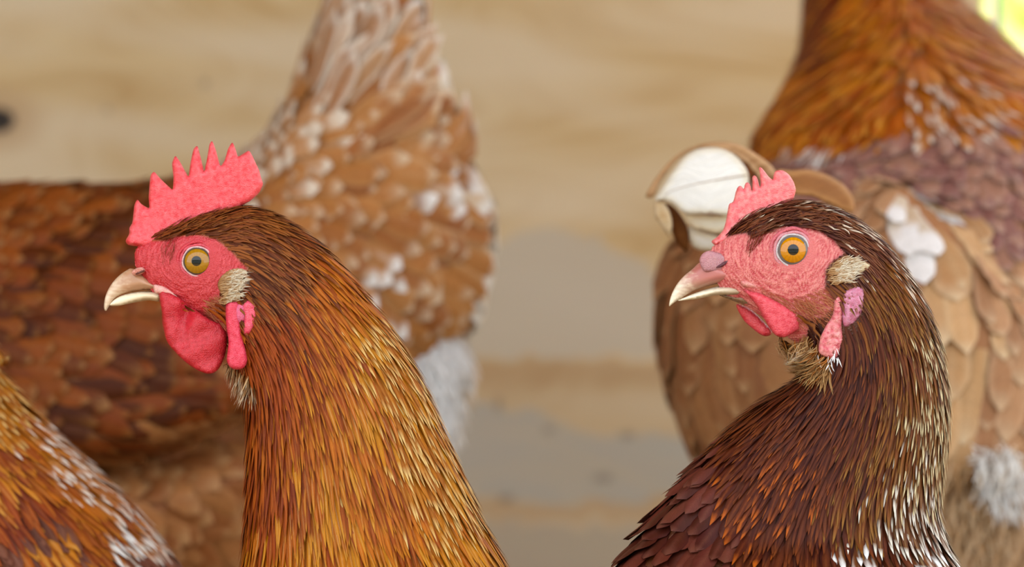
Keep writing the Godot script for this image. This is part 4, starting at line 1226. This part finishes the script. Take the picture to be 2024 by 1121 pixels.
	var sheets := [
		# outline (crop of the tail at 4.484), middle depth offset, base colour, second colour, name label
		[[30, 530, 60, 460, 130, 350, 230, 230, 330, 145, 460, 80, 620, 44, 780, 46, 900, 85, 1020, 160, 1130, 240, 1180, 300, 1240, 380, 1200, 480, 1100, 460, 1000, 330, 900, 220, 780, 150, 640, 100, 480, 110, 340, 180, 240, 290, 150, 420, 110, 520, 60, 545], 16.0, "8f5f34", "d2a678", "brown outer tail feather"],
		[[110, 560, 180, 440, 260, 320, 360, 190, 480, 115, 640, 98, 780, 145, 880, 240, 930, 340, 920, 480, 860, 640, 760, 700, 640, 690, 480, 690, 380, 690, 310, 640, 250, 590, 190, 570], 6.0, "fffdf6", "f6ecd6", "white inner tail feather"],
		[[370, 700, 480, 690, 640, 700, 780, 700, 820, 760, 760, 840, 640, 860, 520, 830, 430, 800], 16.0, "f6efdc", "efdcb8", "cream lower tail feather"],
		[[400, 800, 480, 815, 560, 850, 660, 880, 720, 930, 640, 1010, 540, 1010, 460, 980, 410, 900], 24.0, "f4efe6", "eadcc0", "cream lower tail feather"],
		[[190, 590, 250, 600, 310, 650, 360, 720, 400, 800, 415, 900, 410, 1000, 390, 1020, 340, 980, 290, 910, 255, 820, 220, 700], 22.0, "7a4a22", "6a3c18", "dark brown curled tail feather"],
		[[110, 540, 160, 560, 210, 610, 250, 700, 262, 800, 240, 890, 190, 830, 150, 770, 105, 700], 10.0, "d8b482", "e6cca4", "buff curled tail feather tip"],
		[[1180, 300, 1300, 300, 1450, 292, 1600, 320, 1740, 380, 1850, 470, 1900, 570, 1890, 660, 1780, 640, 1640, 580, 1500, 530, 1380, 520, 1280, 500, 1200, 420], 0.0, "96602e", "b88450", "brown tail covert"]]
	for s: Array in sheets:
		var ca := hexl(s[2])
		var cb := hexl(s[3])
		var acc := lobe(pts(s[0], 1270, 270, 4.484), TD, 5.0, true, func(p, d): return 3.0 * sqrt(1.0 - pow(1.0 - minf(d / 8.0, 1.0), 2.0)), func(p): return cup.call(p) - s[1] * 3.0 + 40.0, func(p, d): return cb.lerp(ca, clampf(smoothstep(2.0, 18.0, d) + 0.5 * SKIN.get_noise_2d(p.x * 0.5 + p.y * 1.5, p.y * 0.2), 0, 1)))
		var o := part("tail_feather", acc, M.feather, h, s[4])
		if s[4] == "white inner tail feather":
			var sh := Acc.new()
			var path := PackedVector3Array()
			var rad := PackedFloat32Array()
			for k in 14:
				var t := k / 13.0
				var q := pts([lerpf(190, 920, t), 525 - 190 * pow(t, 0.62) + 10 * t], 1270, 270, 4.484)[0]
				path.append(at(q.x, q.y, TD) - F * ((cup.call(q) - 18.0 + 40.0 + 3.2) * K * TD))
				rad.append(lerpf(0.00012, 0.0003, t))
			tube(sh, path, rad, hexl("b08a60"), 8)
			part("quill", sh, M.feather, o)
	var rump := Acc.new()
	tuft(rump, L, pts([1540, 315, 1640, 325, 1690, 345, 1600, 345, 1545, 335]), 22, -30, 40, 36, 2.6, "down", 2.0, 6.0)
	tuft(rump, L, pts([1880, 890, 2040, 870, 2060, 1130, 1880, 1130, 1860, 980]), 900, 120, 35, 70, 2.6, "buff_down", 1.0, 12.0)
	tuft(rump, L, pts([1935, 880, 1995, 872, 2025, 915, 2020, 985, 1965, 995, 1930, 950]), 420, 150, 85, 34, 2.2, "down", 7.0, 9.0)
	part("fluff", rump, M.feather, h, "white and buff down of the thigh", "stuff")


func hen_speckled() -> void:
	var D := 2.14
	var h := thing("hen", "orange necked hen with white flecked hackle cut by the lower left corner", "hen", at(60, 1400, D) * Vector3(1, 0, 1), HENS)
	var cape := pts([-400, 900, -100, 900, 0, 990, 80, 1060, 150, 1075, 210, 1075, 250, 1020, 300, 1060, 330, 1000, 200, 700, -400, 300])
	var L := make_loft([
		[-330, 620, -200, 560, D, 20], [-340, 660, -170, 570, D, 50], [-335, 740, -90, 650, D, 85], [-330, 850, 8, 768, D, 110], [-320, 960, 100, 868, D, 130], [-310, 1060, 192, 955, D, 150],
		[-300, 1160, 276, 1038, D, 170], [-290, 1260, 344, 1124, D, 190], [-280, 1400, 410, 1260, D, 215], [-260, 1540, 430, 1490, D, 220], [-180, 1620, 380, 1600, D, 180], [-60, 1660, 240, 1650, D, 70]], 7.0, 120, [[cape, 8.0, 8.0]])
	var under := hexl("8a4c1e")
	var body := loft_acc(L, func(x, y): return under)
	legs(body, [at(0, 1600, 2.1) * Vector3(1, 0, 1), at(160, 1600, 2.2) * Vector3(1, 0, 1)], 0.2)
	part("body", body, M.body, h)
	plumage(h, L, [
		[-60, 700, 60, 80, 8, 15, "goldtip", 2.5], [0, 780, 55, 80, 8, 15, "goldtip", 2.5], [60, 830, 48, 90, 8, 15, "k_hacklew", 2.5], [130, 920, 48, 90, 9, 16, "k_hacklew", 2.6], [20, 880, 50, 90, 9, 16, "amber", 2.6], [-60, 900, 55, 90, 9, 16, "k_hackle", 2.6], [100, 880, 45, 100, 9, 16, "k_hacklew", 2.6], [100, 960, 50, 110, 9, 17, "amber", 2.8], [30, 980, 55, 110, 9, 17, "rust", 2.8], [60, 1010, 55, 100, 12, 19, "d_dark", 2.8],
		[180, 960, 47, 110, 9, 16, "k_hacklew", 2.8], [200, 1020, 50, 110, 9, 16, "white2", 2.8], [190, 990, 50, 110, 9, 16, "amber", 2.8], [240, 1010, 46, 110, 9, 16, "k_hacklew", 2.8], [140, 1040, 52, 110, 9, 17, "amber", 2.8], [60, 1060, 58, 110, 12, 20, "k_hackle", 2.8],
		[20, 1100, 60, 90, 16, 24, "d_dark", 3], [150, 1110, 55, 90, 16, 24, "d_dark", 3], [260, 1090, 50, 90, 16, 24, "d_dark", 3], [320, 1110, 50, 90, 16, 24, "d_dark", 3], [100, 1250, 60, 90, 18, 28, "d_dark", 3], [300, 1250, 60, 90, 18, 28, "d_dark", 3]], [])
	head_at(h, -775, 40, D, "goldtip")


func _ready() -> void:
	rng.seed = 77
	SKIN.seed = 9
	SKIN.frequency = 0.06
	SKIN.fractal_octaves = 3
	# camera
	var cam := Camera3D.new()
	cam.position = cam_pos
	cam.rotation = Vector3(pitch, 0, 0)
	cam.near = 0.05
	cam.far = 100.0
	var lens := CameraAttributesPhysical.new()
	lens.frustum_focal_length = 12.0 / 0.05605
	lens.frustum_focus_distance = 1.985
	lens.exposure_aperture = 9.0
	lens.frustum_near = 0.05
	lens.frustum_far = 100.0
	cam.attributes = lens
	cam.fov = rad_to_deg(2.0 * atan(0.05605))
	add_child(cam)
	cam.current = true
	# sky and sun: bright hazy day, the sun behind the coop so that the added roof shades the hens
	var env := Environment.new()
	env.background_mode = Environment.BG_SKY
	var sky := Sky.new()
	var sm := ProceduralSkyMaterial.new()
	sm.sky_top_color = Color(0.88, 0.91, 0.95)
	sm.sky_horizon_color = Color(0.97, 0.96, 0.94)
	sm.ground_horizon_color = Color(0.6, 0.58, 0.52)
	sm.ground_bottom_color = Color(0.4, 0.36, 0.3)
	sm.sun_angle_max = 0.1
	sky.sky_material = sm
	env.sky = sky
	env.background_energy_multiplier = 2.2
	env.tonemap_mode = Environment.TONE_MAPPER_LINEAR
	env.tonemap_exposure = 1.58
	env.sdfgi_enabled = true
	env.ssao_enabled = true
	env.ssil_enabled = true
	var we := WorldEnvironment.new()
	we.environment = env
	add_child(we)
	var sun := DirectionalLight3D.new()
	sun.light_energy = 5.0
	sun.light_color = Color(1.0, 0.96, 0.88)
	sun.light_angular_distance = 2.0
	sun.shadow_enabled = true
	add_child(sun)
	sun.look_at_from_position(Vector3(-0.9, 3.0, -4.0), Vector3(0, 0, -2.0))
	kinds()
	materials()
	setting()
	hen_amber()
	hen_mahogany()
	hen_buff()
	hen_tawny()
	hen_speckled()
